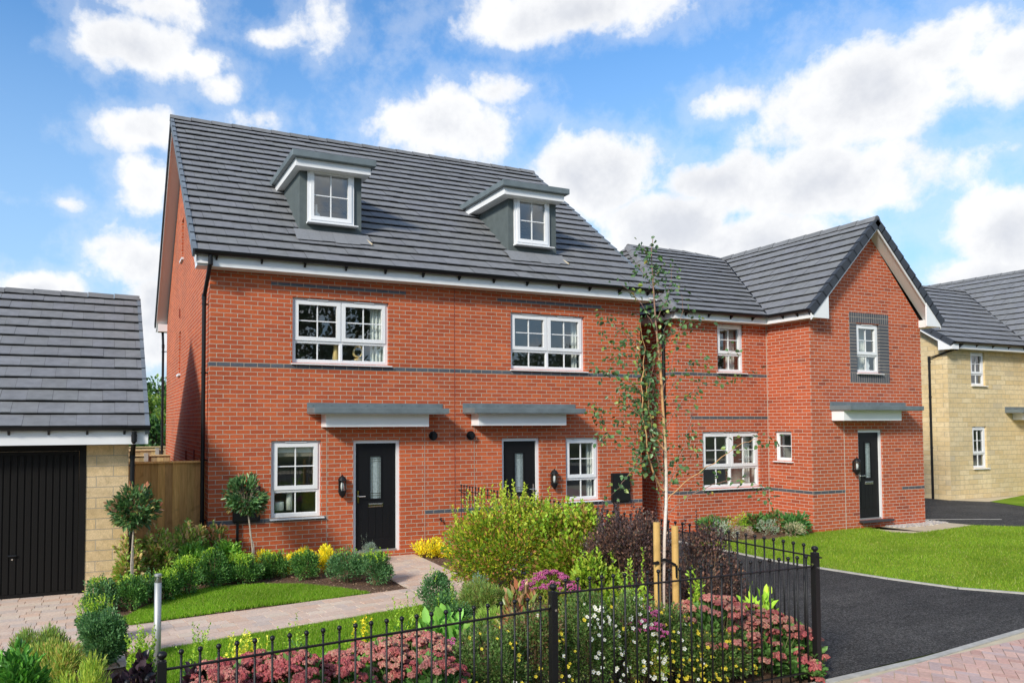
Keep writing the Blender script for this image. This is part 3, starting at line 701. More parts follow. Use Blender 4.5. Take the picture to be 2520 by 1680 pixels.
tag(t.build('ring_sculpture',M['gold'],None,loc=(q.x,.22,q.z),smooth=True),'gold twisted ring sculpture on a block behind the upper window','sculpture')
lantern((2.26,-.001,.50),'black lantern between the left door and its kitchen window')
lantern((6.64,-.001,.49),'black lantern between the second door and the narrow window')
q=at(1960,1070,-1.03); lantern((q.x,-1.031,q.z),'black lantern left of the door under the steep brick gable')

# ================================================================== HOUSE 2 (gable fronted detached)
H2=thing('gabled_house','detached red brick house with steep front gable and grey brick window surround','house',(13.2,-1.03,G)); o2=(13.2,-1.03,G)
YA,YG,XL,XI,XR=.135,-1.03,9.93,12.69,16.43; Z2=.096; AX,AZ=14.6,6.22
b=MB()
gw=(10.69,12.41,.13,1.40); uw=(11.17,11.97,2.75,3.86); rw=(-.50,-.05,.73,1.40); gd=(14.155,14.98,-.615,1.43); gu=(14.19,14.97,2.735,3.87)
wall(b,lambda u,z:(u,YA,z),XL,XI,G-.2,3.98,[gw,uw],.09,(0,1,0))
wall(b,lambda u,z:(XL,u,z),YA,7.2,G-.2,3.98,[],.09,(1,0,0))
wall(b,lambda u,z:(XI,u,z),YG,YA,G-.2,4.0,[rw],.09,(1,0,0))
wall(b,lambda u,z:(u,YG,z),XI,XR,G-.2,4.0,[gd,gu],.09,(0,1,0))
# gable above, window surround hole handled by overlay
sl=(AZ-4.0)/(AX-12.42)
b.poly([(XI,YG,4.0),(XR,YG,4.0),(XR,YG,4.03),(AX,YG,AZ-.16),(XI,YG,4.03)])
wall(b,lambda u,z:(XR,u,z),YG,7.2,G-.2,4.0,[],.09,(-1,0,0)); wall(b,lambda u,z:(u,7.2,z),XL,XR,G-.2,4.0,[],.09,(0,-1,0))
b.build('brick_wall',M['brick2'],H2,off=o2)
bandparts(H2,o2,[(XL,10.69,Z2),(10.69,12.41,Z2),(12.41,XI,Z2),(XL,XI,Z2+2.625),(10.35,XI,Z2+1.65)],YA,M['blue2'])
bandparts(H2,o2,[(YG,YA,Z2)],XI,M['blue2'],'y'); bandparts(H2,o2,[(YA,YA+.45,Z2),(YA,YA+.45,Z2+2.625)],XL,M['blue2'],'y')
bandparts(H2,o2,[(XI,13.7,Z2),(15.62,XR,Z2)],YG,M['blue2'])
strip(H2,'movement_joint',M['mortarline'],XI-.016,YA,XI-.002,G,3.9,o2,t=.008); strip(H2,'movement_joint',M['mortarline'],13.695,YG,13.708,G,1.65,o2,t=.005)
sx0,sx1,sz0,sz1=13.96,15.29,2.51,4.115
for za,zb in ((sz0,sz0+.215),(sz1-.235,sz1)): MB().box(sx0,YG-.003,za,sx1,YG-.0005,zb).build('soldier_course',M['soldier'],H2,off=o2)
for xa,xb,xr,sg in ((sx0,gu[0],gu[0],1),(gu[1],sx1,gu[1],-1)): MB().box(xa,YG-.003,sz0+.22,xb,YG-.0005,sz1-.24).box(xr+sg*.0035,YG-.0004,gu[2],xr-sg*.0,YG+.06,gu[3]).build('window_surround',M['header'],H2,off=o2)
def l2(x,y,z): return sub((x,y,z),o2)
window(H2,l2(gw[0],YA+.055,gw[2]),gw[1]-gw[0],gw[3]-gw[2],2,.64)
window(H2,l2(uw[0],YA+.055,uw[2]),uw[1]-uw[0],uw[3]-uw[2],1,.63)
window(H2,l2(XI+.055,rw[1],rw[2]),rw[1]-rw[0],rw[3]-rw[2],1,1,rz=-math.pi/2,transom=False,top_sash=False,vbar=False,vent=False)
wz=H2.children[-1] if False else None
MB().box(XI+.06,rw[0]+.05,1.055,XI+.09,rw[1]-.05,1.075).build('glazing_bar',M['white'],H2,off=o2)
window(H2,l2(gu[0],YG+.05,gu[2]),gu[1]-gu[0],gu[3]-gu[2],1,.64)
door(H2,l2(gd[0],YG+.04,gd[2]),gd[1]-gd[0],gd[3]-gd[2],True)
MB().box(gd[0]-.02,YG-.12,gd[2]-.05,gd[1]+.18,YG+.1,gd[2]-.002).build('door_step',simple('dark_slate',(.035,.035,.04),.6),H2,off=o2,bevel=.004)
room(H2,10.2,12.6,YA+.14,3,-.65,1.7,o2,gw); room(H2,10.2,12.6,YA+.14,3,2.2,3.95,o2,uw)
room(H2,13.0,16.2,YG+.14,2,2.2,3.95,o2,gu)
mbr=MB(); mbr.poly([(XI+1.2,-.9,0),(XI+1.2,.1,0),(XI+1.2,.1,1.7),(XI+1.2,-.9,1.7)]).poly([(XI+.12,.1,0),(XI+1.2,.1,0),(XI+1.2,.1,1.7),(XI+.12,.1,1.7)]).poly([(XI+.12,-.9,0),(XI+1.2,-.9,0),(XI+1.2,-.9,1.7),(XI+.12,-.9,1.7)]).poly([(XI+.1,-.9,0),(XI+1.2,-.9,0),(XI+1.2,.1,0),(XI+.1,.1,0)]).poly([(XI+.1,-.9,1.7),(XI+1.2,-.9,1.7),(XI+1.2,.1,1.7),(XI+.1,.1,1.7)]); mbr.build('interior_wall',M['interior'],H2,off=o2)
curtain(H2,12.2,12.38,YA+.3,0,1.4,o2); curtain(H2,14.62,14.93,YG+.3,2.6,3.9,o2); curtain(H2,11.72,11.95,YA+.3,2.6,3.9,o2)
vase((14.78,YG+.2,gu[2]+.02),'tall_vase','white ribbed vase inside the small window in the brick gable',[(.05,0),(.075,.05),(.05,.1),(.07,.16),(.045,.24),(.06,.30),(.04,.34)],'ceramic')
canopy(H2,13.27,15.72,YG,1.875,13.32,15.23,o2,6)
# roof: gable
yF=-1.30; yB=3.27; ex0=12.40; ex1=16.80; ez=4.02
rf=MB(); L2=math.hypot(AX-ex0,AZ-ez)
cyv=lambda v:(v/L2) # along slope fraction
# left slope, clipped at valley: valley goes from (ex0, -.17) to (AX, yB)
tiled(rf,(ex0,0,ez),(0,-1,0),Vector((AX-ex0,0,AZ-ez)),[[(1.30,0),(1.30,L2),(-yB,L2),(.17,0)]],L2/11,.32,11)
tiled(rf,(ex1,0,ez),(0,1,0),Vector((AX-ex1,0,AZ-ez)),[[(-1.30,0),(-1.30,L2),(7.2,L2),(7.2,0)]],L2/11,.32,12)
# main front slope
my0,mz0,my1,mz1=-.17,4.02,3.5,6.36; L3=math.hypot(my1-my0,mz1-mz0)
xv=lambda v: ex0+(AX-ex0)*v
tv=(6.22-4.02)/(6.36-4.02)
tiled(rf,(0,my0,mz0),(1,0,0),Vector((0,my1-my0,mz1-mz0)),[[(9.72,0),(ex0,0),(ex0+(AX-ex0),L3*tv),(13.3,L3),(11.45,L3)]],L3/15,.32,13)
# left hip slope and rear
hx=Vector((11.45-9.72,0,mz1-mz0)); L4=hx.length
tiled(rf,(9.72,0,mz0),(0,-1,0),hx,[[(.17,0),(-3.5,L4),(-3.6,L4),(-7.4,0)]],L4/15,.32,14)
rf.poly([(9.72,7.4,mz0),(16.8,7.4,mz0),(14.6,3.6,6.25),(13.3,3.5,mz1),(11.45,3.5,mz1)],TILE); rf.poly([(13.3,3.5,mz1),(14.6,3.27,6.24),(14.7,3.7,6.2)],TILE)
rf.build('roof',M['tile'],H2,off=o2)
cp=MB(); caps(cp,(AX,yF-.02,AZ+.02),(AX,yB+.1,AZ+.02),.9); caps(cp,(9.72,-.17,mz0-.02),(11.45,3.5,mz1),.45,w=.13); caps(cp,(11.4,3.5,mz1),(13.3,3.5,mz1),.5); caps(cp,(13.3,3.5,mz1),(14.55,3.4,6.25),.5)
cp.build('ridge_tiles',M['tile'],H2,off=o2)
va=MB(); va.tube([(ex0,-.17,ez+.045),(AX,yB,AZ+.06)],.018,6); va.build('valley_lining',M['black'],H2,off=o2)
for xe,ze in ((ex0-.02,ez),(ex1+.04,ez-.02)): vg=MB(); verge(vg,(xe,yF-.03,ze),(AX,yF-.03,AZ),(0,1,0),.1,11,(.045,.052,.065),.12); vg.build('verge_tiles',M['tile'],H2,off=o2)
bb=MB()
for (xa,s) in ((ex0,1),(ex1,-1)):
    bb.hexa([(xa+s*.02,yF+.0,ez-.2),(xa+s*.02,yF+.022,ez-.2),(AX,yF+.022,AZ-.22),(AX,yF,AZ-.22)],[(xa+s*.02,yF,ez),(xa+s*.02,yF+.022,ez),(AX,yF+.022,AZ-.02),(AX,yF,AZ-.02)])
bb.build('bargeboard',M['white'],H2,off=o2)
vs=MB()
for (xa,s) in ((ex0,1),(ex1,-1)):
    vs.hexa([(xa+s*.1,yF+.022,ez-.10),(xa+s*.1,YG,ez-.10),(AX,YG,AZ-.19),(AX,yF+.022,AZ-.19)],[(xa+s*.1,yF+.022,ez-.08),(xa+s*.1,YG,ez-.08),(AX,YG,AZ-.17),(AX,yF+.022,AZ-.17)])
vs.build('verge_soffit',M['soffit'],H2,off=o2)
ev=MB(); ev.box(9.76,-.08,3.87,12.46,.2,4.04).box(9.76,.2,3.87,9.96,7.2,4.04)
ev.box(12.46,yF+.0225,3.87,12.74,.2,4.04)
ev.hexa([(12.46,yF-.012,3.87),(12.95,yF-.012,3.87),(12.95,yF+.02,3.87),(12.46,yF+.02,3.87)],[(12.46,yF-.012,4.03),(12.95,yF-.012,4.52),(12.95,yF+.02,4.52),(12.46,yF+.02,4.03)])
ev.box(XR-.05,yF+.0225,3.87,16.74,7.2,4.04)
ev.hexa([(16.25,yF-.012,3.87),(16.74,yF-.012,3.87),(16.74,yF+.02,3.87),(16.25,yF+.02,3.87)],[(16.25,yF-.012,4.52),(16.74,yF-.012,4.03),(16.74,yF+.02,4.03),(16.25,yF+.02,4.52)])
ev.build('eaves_fascia',M['white'],H2,off=o2)
gutter(H2,[(9.7,-.15,4.06),(12.36,-.15,4.06)],o2,.6); gutter(H2,[(9.69,-.1,4.06),(9.69,7,4.06)],o2,1.2,(-1,0,0)); gutter(H2,[(12.40,yF+.02,4.06),(12.40,-.2,4.06)],o2,.7,(-1,0,0))
downpipe(H2,[(XL-.05,YA+.15,4.05),(XL-.05,YA+.18,3.9),(XL-.05,YA+.30,3.7),(XL-.05,YA+.30,G)],o2,[((XL-.05,YA+.3,z),(.06,.03,0)) for z in (3.3,2.1,.8)])

# ================================================================== HOUSE 3 (stone)
H3=thing('stone_house','buff stone house with grey roofs beyond the driveway at the far right','house',(26,2,G)); o3=(26,2,G)
b=MB(); a1=(23.55,24.27,2.76,3.81); a2=(23.53,24.25,.15,1.46)
wall(b,lambda u,z:(u,2,z),22.4,27,G-.2,4.0,[a1,a2],.09,(0,1,0)); wall(b,lambda u,z:(22.4,u,z),2,9,G-.2,4.0,[],.09,(1,0,0)); b.poly([(22.4,2,4),(22.4,9,4),(22.4,5.5,6.5)])
wall(b,lambda u,z:(27,u,z),.4,2,G-.2,4.2,[],.09,(1,0,0)); wall(b,lambda u,z:(u,.4,z),27,33,G-.2,4.2,[],.09,(0,1,0)); b.poly([(27,.4,4.2),(33,.4,4.2),(30,.4,6.9)])
wall(b,lambda u,z:(33,u,z),.4,9,G-.2,4.0,[],.09,(-1,0,0)); wall(b,lambda u,z:(u,9,z),22.4,33,G-.2,4.0,[],.09,(0,-1,0))
b.build('stone_wall',M['stone2'],H3,off=o3)
for (h,t) in ((a1,.66),(a2,.66)):
    window(H3,sub((h[0],2.055,h[2]),o3),h[1]-h[0],h[3]-h[2],1,t)
room(H3,22.9,25.4,2.14,5,2.2,3.95,o3,a1); room(H3,22.9,25.4,2.14,5,-.65,1.7,o3,a2)
rf=MB(); L5=math.hypot(3.85,2.64)
ux=26.05
tiled(rf,(0,1.65,4.02),(1,0,0),Vector((0,3.85,2.64)),[[(22.1,0),(ux,0),(ux+3.3,L5),(22.1,L5)]],L5/13,.33,21)
L6=math.hypot(4,3.2)
tiled(rf,(26,0,4.0),(0,-1,0),Vector((4,0,3.2)),[[(0,0),(0,L6),(-5.5,L6),(-5.5,L6*.82),(-1.65,0)],[(-5.5,L6*.82),(-5.5,L6),(-9.5,L6),(-9.5,L6*.82)]],L6/14,.33,22)
rf.poly([(26,0,4),(34,0,4),(34,9.5,4),(30,9.5,7.2),(30,0,7.2)],TILE) if False else None
rf.poly([(34,0,4),(34,9.5,4),(30,9.5,7.2),(30,0,7.2)],TILE); rf.poly([(22.1,9.3,4.02),(27,9.3,4.02),(29.3,5.5,6.66),(22.1,5.5,6.66)],TILE)
rf.build('roof',M['tile'],H3,off=o3)
cp=MB(); caps(cp,(22.1,5.5,6.68),(29.4,5.5,6.68),.6); cp.build('ridge_tiles',M['tile'],H3,off=o3); cp=MB(); caps(cp,(30,0,7.22),(30,9.5,7.22),.8); cp.build('ridge_tiles',M['tile'],H3,off=o3)
MB().tube([(26.05,1.65,4.07),(29.3,5.5,6.7)],.02,6).build('valley_lining',M['black'],H3,off=o3)
vg=MB(); verge(vg,(22.08,1.65,4.02),(22.08,5.5,6.66),(1,0,0),.08,13,(.045,.052,.065)); vg.build('verge_tiles',M['tile'],H3,off=o3)
e=MB(); e.box(22.16,1.72,3.86,26.9,2.05,4.03); e.hexa([(22.14,1.7,3.83),(22.162,1.7,3.83),(22.162,5.5,6.47),(22.14,5.5,6.47)],[(22.14,1.7,4.03),(22.162,1.7,4.03),(22.162,5.5,6.66),(22.14,5.5,6.66)])
e.hexa([(22.13,1.68,3.83),(22.45,1.68,3.83),(22.45,2.1,3.83),(22.13,2.1,3.83)],[(22.13,1.68,4.04),(22.45,1.68,4.04),(22.45,2.1,4.3),(22.13,2.1,4.3)])
e.build('eaves_fascia',M['white'],H3,off=o3)
gutter(H3,[(22.2,1.66,4.06),(26.2,1.66,4.06)],o3,.75)
downpipe(H3,[(22.6,1.66,4.0),(22.45,1.75,3.85),(22.32,2.5,3.62),(22.32,2.5,G)],o3,[((22.32,2.5,z),(.1,0,0)) for z in (3.5,2.4,.8)])
canopy(H3,25.25,27.0,2,1.9,25.65,27.0,o3,4)

# ================================================================== GARAGE
GA=thing('garage','buff stone garage with slate grey roof and black ribbed up and over door','garage',(-3.5,-.98,G)); og=(-3.5,-.98,G)
gdh=(-4.4,-1.81,G,1.312)
b=MB(); wall(b,lambda u,z:(u,-.98,z),-5.2,-1.25,G-.2,1.4,[(gdh[0],gdh[1],G-.2,gdh[3])],.12,(0,1,0))
wall(b,lambda u,z:(-1.25,u,z),-.98,5.6,G-.2,1.5,[],.1,(-1,0,0)); b.poly([(-1.25,-.98,1.5),(-1.25,5.6,1.5),(-1.25,2.31,3.75)]); wall(b,lambda u,z:(-5.2,u,z),-.98,5.6,G-.2,1.5,[],.1,(1,0,0)); b.poly([(-5.2,-.98,1.5),(-5.2,5.6,1.5),(-5.2,2.31,3.75)]); wall(b,lambda u,z:(u,5.6,z),-5.2,-1.25,G-.2,1.5,[],.1,(0,-1,0))
b.build('stone_wall',M['stone'],GA,off=og)
f=MB(); f.box(gdh[0],-.99,G,gdh[0]+.09,-.9,gdh[3]).box(gdh[1]-.09,-.99,G,gdh[1],-.9,gdh[3]).box(gdh[0]+.09,-.99,gdh[3]-.09,gdh[1]-.09,-.9,gdh[3]); f.build('door_frame',M['garage'],GA,off=og,bevel=.004)
d=MB(); x0=gdh[0]+.095; x1=gdh[1]-.095; z0=G+.015; z1=gdh[3]-.095
d.box(x0,-.945,z0,x1,-.92,z1); d.box(x0,-.955,z0,x0+.05,-.944,z1).box(x1-.05,-.955,z0,x1,-.944,z1).box(x0+.05,-.955,z1-.05,x1-.05,-.944,z1).box(x0+.05,-.955,z0,x1-.05,-.944,z0+.05)
n=26; w_=(x1-x0-.12)/n
for i in range(n):
    a=x0+.06+i*w_; d.hexa([(a+.004,-.944,z0+.055),(a+w_-.004,-.944,z0+.055),(a+w_-.014,-.957,z0+.055),(a+.014,-.957,z0+.055)],[(a+.004,-.944,z1-.055),(a+w_-.004,-.944,z1-.055),(a+w_-.014,-.957,z1-.055),(a+.014,-.957,z1-.055)])
dd=d.build('garage_door',M['garage'],GA,off=og)
q=at(28,1276,-.96); MB().tube([(q.x-.05,-.975,q.z),(q.x+.05,-.975,q.z)],.013,8).tube([(q.x,-.957,q.z),(q.x,-.98,q.z)],.012).build('door_handle',M['black'],dd,off=og); MB().tube([(q.x,-.957,q.z-.05),(q.x,-.966,q.z-.05)],.012,10).build('door_lock',M['chrome'],dd,off=og)
gy,gz,ry,rz_=-1.33,1.535,2.30,3.92; L7=math.hypot(ry-gy,rz_-gz)
rf=MB(); tiled(rf,(0,gy,gz),(1,0,0),Vector((0,ry-gy,rz_-gz)),[[(-5.5,0),(-1.02,0),(-1.02,L7),(-5.5,L7)]],L7/13,.33,31); tiled(rf,(0,2*ry-gy,gz),(1,0,0),Vector((0,gy-ry,rz_-gz)),[[(-5.5,0),(-1.02,0),(-1.02,L7),(-5.5,L7)]],L7/13,.33,32)
rf.build('roof',M['tile'],GA,off=og)
cp=MB(); caps(cp,(-5.45,ry,rz_+.02),(-1.0,ry,rz_+.02),.6); cp.build('ridge_tiles',M['tile'],GA,off=og)
for yy in (gy,2*ry-gy): vg=MB(); verge(vg,(-.985,yy,gz),(-.985,ry,rz_),(-1,0,0),.06,13); vg.build('verge_tiles',M['tile'],GA,off=og)
e=MB(); e.box(-5.4,-1.27,1.315,-1.0,-.93,1.52).box(-5.4,5.5,1.315,-1.0,5.9,1.52)
for ya,yb in ((-1.2,ry),(5.85,ry)): e.hexa([(-1.02,ya,1.36),(-.998,ya,1.36),(-.998,yb,rz_-.16),(-1.02,yb,rz_-.16)],[(-1.02,ya,1.54),(-.998,ya,1.54),(-.998,yb,rz_),(-1.02,yb,rz_)])
e.build('eaves_fascia',M['white'],GA,off=og,bevel=.003)
gutter(GA,[(-5.5,gy+.01,1.575),(-.97,gy+.01,1.575)],og,.5)
downpipe(GA,[(-1.19,gy+.01,1.5),(-1.19,gy+.01,1.4),(-1.20,-1.02,1.15),(-1.20,-1.02,G)],og,[((-1.2,-1.02,z),(0,.05,0)) for z in (1.0,0)])
# ================================================================== LIGHT AND SKY
SE=R(31); SA=R(58)      # sun elevation; angle from the house fronts' normal, towards the left
sd=Vector((-math.sin(SA)*math.cos(SE),-math.cos(SA)*math.cos(SE),math.sin(SE)))
sl_=bpy.data.lights.new('sun','SUN'); sl_.energy=2.5; sl_.angle=R(9.0); sl_.color=(1,.93,.82)
so=bpy.data.objects.new('sun',sl_); COL.objects.link(so); so.rotation_euler=sd.to_track_quat('Z','Y').to_euler()
wd=bpy.data.worlds.new('World'); S.world=wd; wd.use_nodes=True; ns=wd.node_tree.nodes; l=wd.node_tree.links
bg=ns['Background']; bg.inputs[1].default_value=.15
sk=ns.new('ShaderNodeTexSky'); sk.sky_type='NISHITA'; sk.sun_disc=False; sk.sun_elevation=SE; sk.sun_rotation=math.atan2(sd.x,sd.y); sk.altitude=50; sk.air_density=1.0; sk.dust_density=.6; sk.ozone_density=2.0
tc=ns.new('ShaderNodeTexCoord'); sp=ns.new('ShaderNodeSeparateXYZ'); l.new(tc.outputs['Generated'],sp.inputs[0])
az=math_(ns,l,'ARCTAN2',sp.outputs[0],sp.outputs[1]); el=math_(ns,l,'ARCSINE',sp.outputs[2])
nz=noise(ns,l,tc.outputs['Generated'],5.5,7,.62,.15); nb=noise(ns,l,tc.outputs['Generated'],17,6,.62,.1)
n0=noise(ns,l,tc.outputs['Generated'],3.2,6,.6,.3)
def azel(x,y):
    d=ray(x,y).normalized(); return math.atan2(d.x,d.y),math.asin(d.z)
CL=[(300,105,150,95,1.15),(330,15,150,50,.55),(520,205,55,45,.75),(590,275,75,40,.6),(735,60,55,62,.5),(610,85,80,26,.45),(1320,30,330,95,1.2),(1040,290,185,125,1.25),(1130,210,90,60,1.0),(1330,410,180,110,1.2),(150,468,65,26,.7),
 (320,300,120,60,.85),(330,440,80,100,1.0),(320,590,150,110,1.3),(360,720,130,150,1.3),(80,660,170,55,1.2),(1990,215,310,155,1.3),(2150,120,260,95,1.0),(1900,420,370,105,1.2),(1640,420,130,45,.9),(1530,520,190,85,1.2),(1760,560,270,100,1.1),(2310,540,150,130,1.2),(2330,130,180,130,1.0),(2250,640,180,70,1.2),(480,150,60,35,.45),(1700,230,90,40,.5)]
fld=None
for (x,y,rx,ry_,a) in CL:
    a0,e0=azel(x,y); a1,_=azel(x+rx,y); _,e1=azel(x,y-ry_)
    ra=abs(a1-a0); re=abs(e1-e0)
    p=math_(ns,l,'POWER',math_(ns,l,'DIVIDE',math_(ns,l,'SUBTRACT',az,a0),ra),2); q=math_(ns,l,'POWER',math_(ns,l,'DIVIDE',math_(ns,l,'SUBTRACT',el,e0),re),2)
    g=math_(ns,l,'MULTIPLY',math_(ns,l,'SUBTRACT',1,math_(ns,l,'SQRT',math_(ns,l,'ADD',p,q))),a*.85)
    fld=g if fld is None else math_(ns,l,'MAXIMUM',fld,g)
# the rest of the sky dome carries scattered cloud too
far=math_(ns,l,'MULTIPLY',math_(ns,l,'SUBTRACT',n0.outputs['Fac'],.50),3.0)
back=math_(ns,l,'GREATER_THAN',math_(ns,l,'ABSOLUTE',math_(ns,l,'SUBTRACT',az,.3)),1.0)
fld=math_(ns,l,'MAXIMUM',math_(ns,l,'MAXIMUM',fld,-.75),math_(ns,l,'SUBTRACT',far,math_(ns,l,'MULTIPLY',math_(ns,l,'SUBTRACT',1,back),5)))
turb=math_(ns,l,'ADD',math_(ns,l,'MULTIPLY',math_(ns,l,'SUBTRACT',nz.outputs['Fac'],.5),1.9),math_(ns,l,'MULTIPLY',math_(ns,l,'SUBTRACT',nb.outputs['Fac'],.5),1.25))
dn=math_(ns,l,'ADD',fld,turb)
mr=ns.new('ShaderNodeMapRange'); mr.interpolation_type='SMOOTHSTEP'; l.new(dn,mr.inputs[0]); mr.inputs[1].default_value=-.13; mr.inputs[2].default_value=.40
hz=ns.new('ShaderNodeMapRange'); l.new(el,hz.inputs[0]); hz.inputs[1].default_value=0; hz.inputs[2].default_value=.48; hz.inputs[3].default_value=.92; hz.inputs[4].default_value=0
n5=noise(ns,l,tc.outputs['Generated'],7,5,.55)
core=ns.new('ShaderNodeMapRange'); core.interpolation_type='SMOOTHSTEP'; l.new(math_(ns,l,'ADD',dn,math_(ns,l,'MULTIPLY',math_(ns,l,'SUBTRACT',n5.outputs['Fac'],.5),1.6)),core.inputs[0]); core.inputs[1].default_value=.2; core.inputs[2].default_value=1.25
ccol=mixc(ns,l,core.outputs[0],(4.15,4.18,4.22),(3.0,3.12,3.38))
skyc=mixc(ns,l,1,sk.outputs[0],(.52,.80,.98),'MULTIPLY')
skyc=mixc(ns,l,hz.outputs[0],skyc,(2.0,2.7,3.45))
th=ns.new('ShaderNodeMapRange'); th.interpolation_type='SMOOTHSTEP'; l.new(math_(ns,l,'ADD',dn,math_(ns,l,'MULTIPLY',math_(ns,l,'SUBTRACT',nb.outputs['Fac'],.5),1.2)),th.inputs[0]); th.inputs[1].default_value=-.6; th.inputs[2].default_value=.15; th.inputs[4].default_value=.24
n6=noise(ns,l,tc.outputs['Generated'],22,6,.65,.3)
ccol=mixc(ns,l,.8,ccol,ramp(ns,l,n6.outputs['Fac'],[(.32,(.93,.935,.95)),(.62,(1.03,1.03,1.03))]),'MULTIPLY')
fin=mixc(ns,l,math_(ns,l,'MAXIMUM',mr.outputs[0],th.outputs[0]),skyc,ccol)
l.new(fin,bg.inputs[0])
S.view_settings.view_transform='Standard'; S.view_settings.look='None'; S.view_settings.exposure=0.72; S.view_settings.gamma=1
S.cycles.max_bounces=6; S.cycles.transparent_max_bounces=12; S.cycles.use_denoising=True
S.cycles.caustics_reflective=False; S.cycles.caustics_refractive=False

# ================================================================== GROUND
M['rough']=simple('rough_ground',(.085,.10,.04),.95,.1,nscale=1.2,namt=.4)
def sheet(name,pts,z,mat,kind=True,label=None,cat=None):
    mb=MB().poly([(p[0],p[1],z) for p in pts]); o=mb.build(name,M[mat])
    if kind: struct(o)
    if label: o['label']=label; o['category']=cat
    return o
def g2(x,y): p=gnd(x,y); return (p.x,p.y)
sheet('ground',[(-900,-900),(900,-900),(900,900),(-900,900)],G-.012,'rough')
sheet('road',[(-70,-10.9),(70,-10.9),(70,-22),(-70,-22)],G-.004,'asphalt')
sheet('far_pavement',[(-70,-22),(70,-22),(70,-24.5),(-70,-24.5)],G+.002,'slab')
sheet('planting_bed',[(-2.0,-7.9),(4.62,-7.9),(4.62,0),(2.4,0),(-1.2,.6),(-1.5,-.98),(-1.8,-3)],G-.004,'soil')
drive=[(4.62,-7.62),(9.4,-7.30),(12.6,-7.1),(11.3,-6.75),g2(2352,1363),g2(2200,1352),g2(2040,1330),g2(1880,1305),g2(1780,1290),g2(1688,1270),(9.1,-1.2),(9.1,12),(4.62,12)]
drive=[(4.62,-7.62),(14,-7.05),(12.6,-6.78),(11.3,-6.55)]+[g2(2352,1364),g2(2200,1352),g2(2040,1330),g2(1880,1305),g2(1780,1289),g2(1688,1270)]+[(9.08,-1.2),(9.08,0)]
sheet('driveway',drive+[(4.62,0)],G+.0,'asphalt')
fr_=[(9.0,9.2),(9.9,9.2),(9.9,0.0),(9.0,0.0)]
sheet('side_passage',fr_,G-.001,'slab')
# lawn in front of the gabled house
lawn=[(9.12,-1.0)]+[g2(1688,1269),g2(1780,1288),g2(1880,1304),g2(2040,1329),g2(2200,1351),g2(2352,1363),(11.3,-6.5),(12.6,-6.72),(24,-6.6),(26,-4.5)]+[g2(2352,1210),g2(2235,1206),g2(2130,1221),g2(2090,1224),g2(2050,1222),g2(2010,1215),g2(1975,1206),g2(1940,1203)]+[(12.7,-1.05),(12.2,-1.1),(11.0,-1.35)]
LAWN3=lawn
sheet('lawn',lawn,G+.004,'turf')
sheet('bed_by_wall',[(9.12,-1.0),(11.0,-1.35),(12.2,-1.12),(12.69,-1.05),(12.69,.135),(9.12,.135)],G+.003,'soil')
slab=[g2(1962,1203),g2(2010,1216),g2(2050,1223),g2(2090,1225),g2(2130,1222),g2(2237,1206),g2(2128,1196),(16.43,-1.03),(14.2,-1.03)]
sheet('door_path',slab,G+.008,'slab')
sheet('far_driveway',[(16.45,-1.2),g2(2232,1206),g2(2352,1209),(30,-4.6),(34,-3),(34,1),g2(2352,1163),g2(2275,1152),(22.6,1.7),(22.3,2),(22.3,14),(16.45,14)],G+.0,'asphalt')
sheet('stone_house_path',[g2(2186,1149),g2(2272,1152),g2(2352,1137),(27,1.98),(22.4,1.98)],G+.005,'slab')
sheet('far_lawn',[g2(2275,1152),g2(2352,1163),(31,1.0),(29,2),g2(2352,1137)],G+.009,'turf')
# kerbs
def kerb(name,pts,w=.05,h=.0,z=G,mat='kerb'):
    mb=MB()
    for i in range(len(pts)-1):
        a=Vector((*pts[i],0)); b=Vector((*pts[i+1],0)); d=(b-a).normalized(); s=Vector((-d.y,d.x,0))*w/2
        n=max(1,int((b-a).length/.9))
        for k in range(n):
            p=a+(b-a)*(k/n)+d*.003; q=a+(b-a)*((k+1)/n)-d*.003
            mb.hexa([p-s+Vector((0,0,z-.1)),q-s+Vector((0,0,z-.1)),q+s+Vector((0,0,z-.1)),p+s+Vector((0,0,z-.1))],[p-s+Vector((0,0,z+h)),q-s+Vector((0,0,z+h)),q+s+Vector((0,0,z+h)),p+s+Vector((0,0,z+h))])
    return struct(mb.build(name,M[mat]))
fk=[(9.10,-.1),(9.10,-1.2)]+[g2(*q) for q in ((1688,1269.5),(1780,1288.5),(1880,1304.5),(2040,1329.5),(2200,1351.5),(2352,1363.5))]+[(11.3,-6.52),(12.6,-6.75)]
kerb('lawn_edging',fk,.05,.022)
ne=[(4.3,-7.69),(4.65,-7.68),(6.12,-7.62),(8.17,-7.40),(14,-7.02)]
kerb('drive_edging',ne,.07,.012)
kerb('bed_edging',[(4.64,-7.6),(4.64,-.05)],.05,.03)
kerb('path_edging',[(16.5,-.3),g2(2300,1192)],.04,.006)
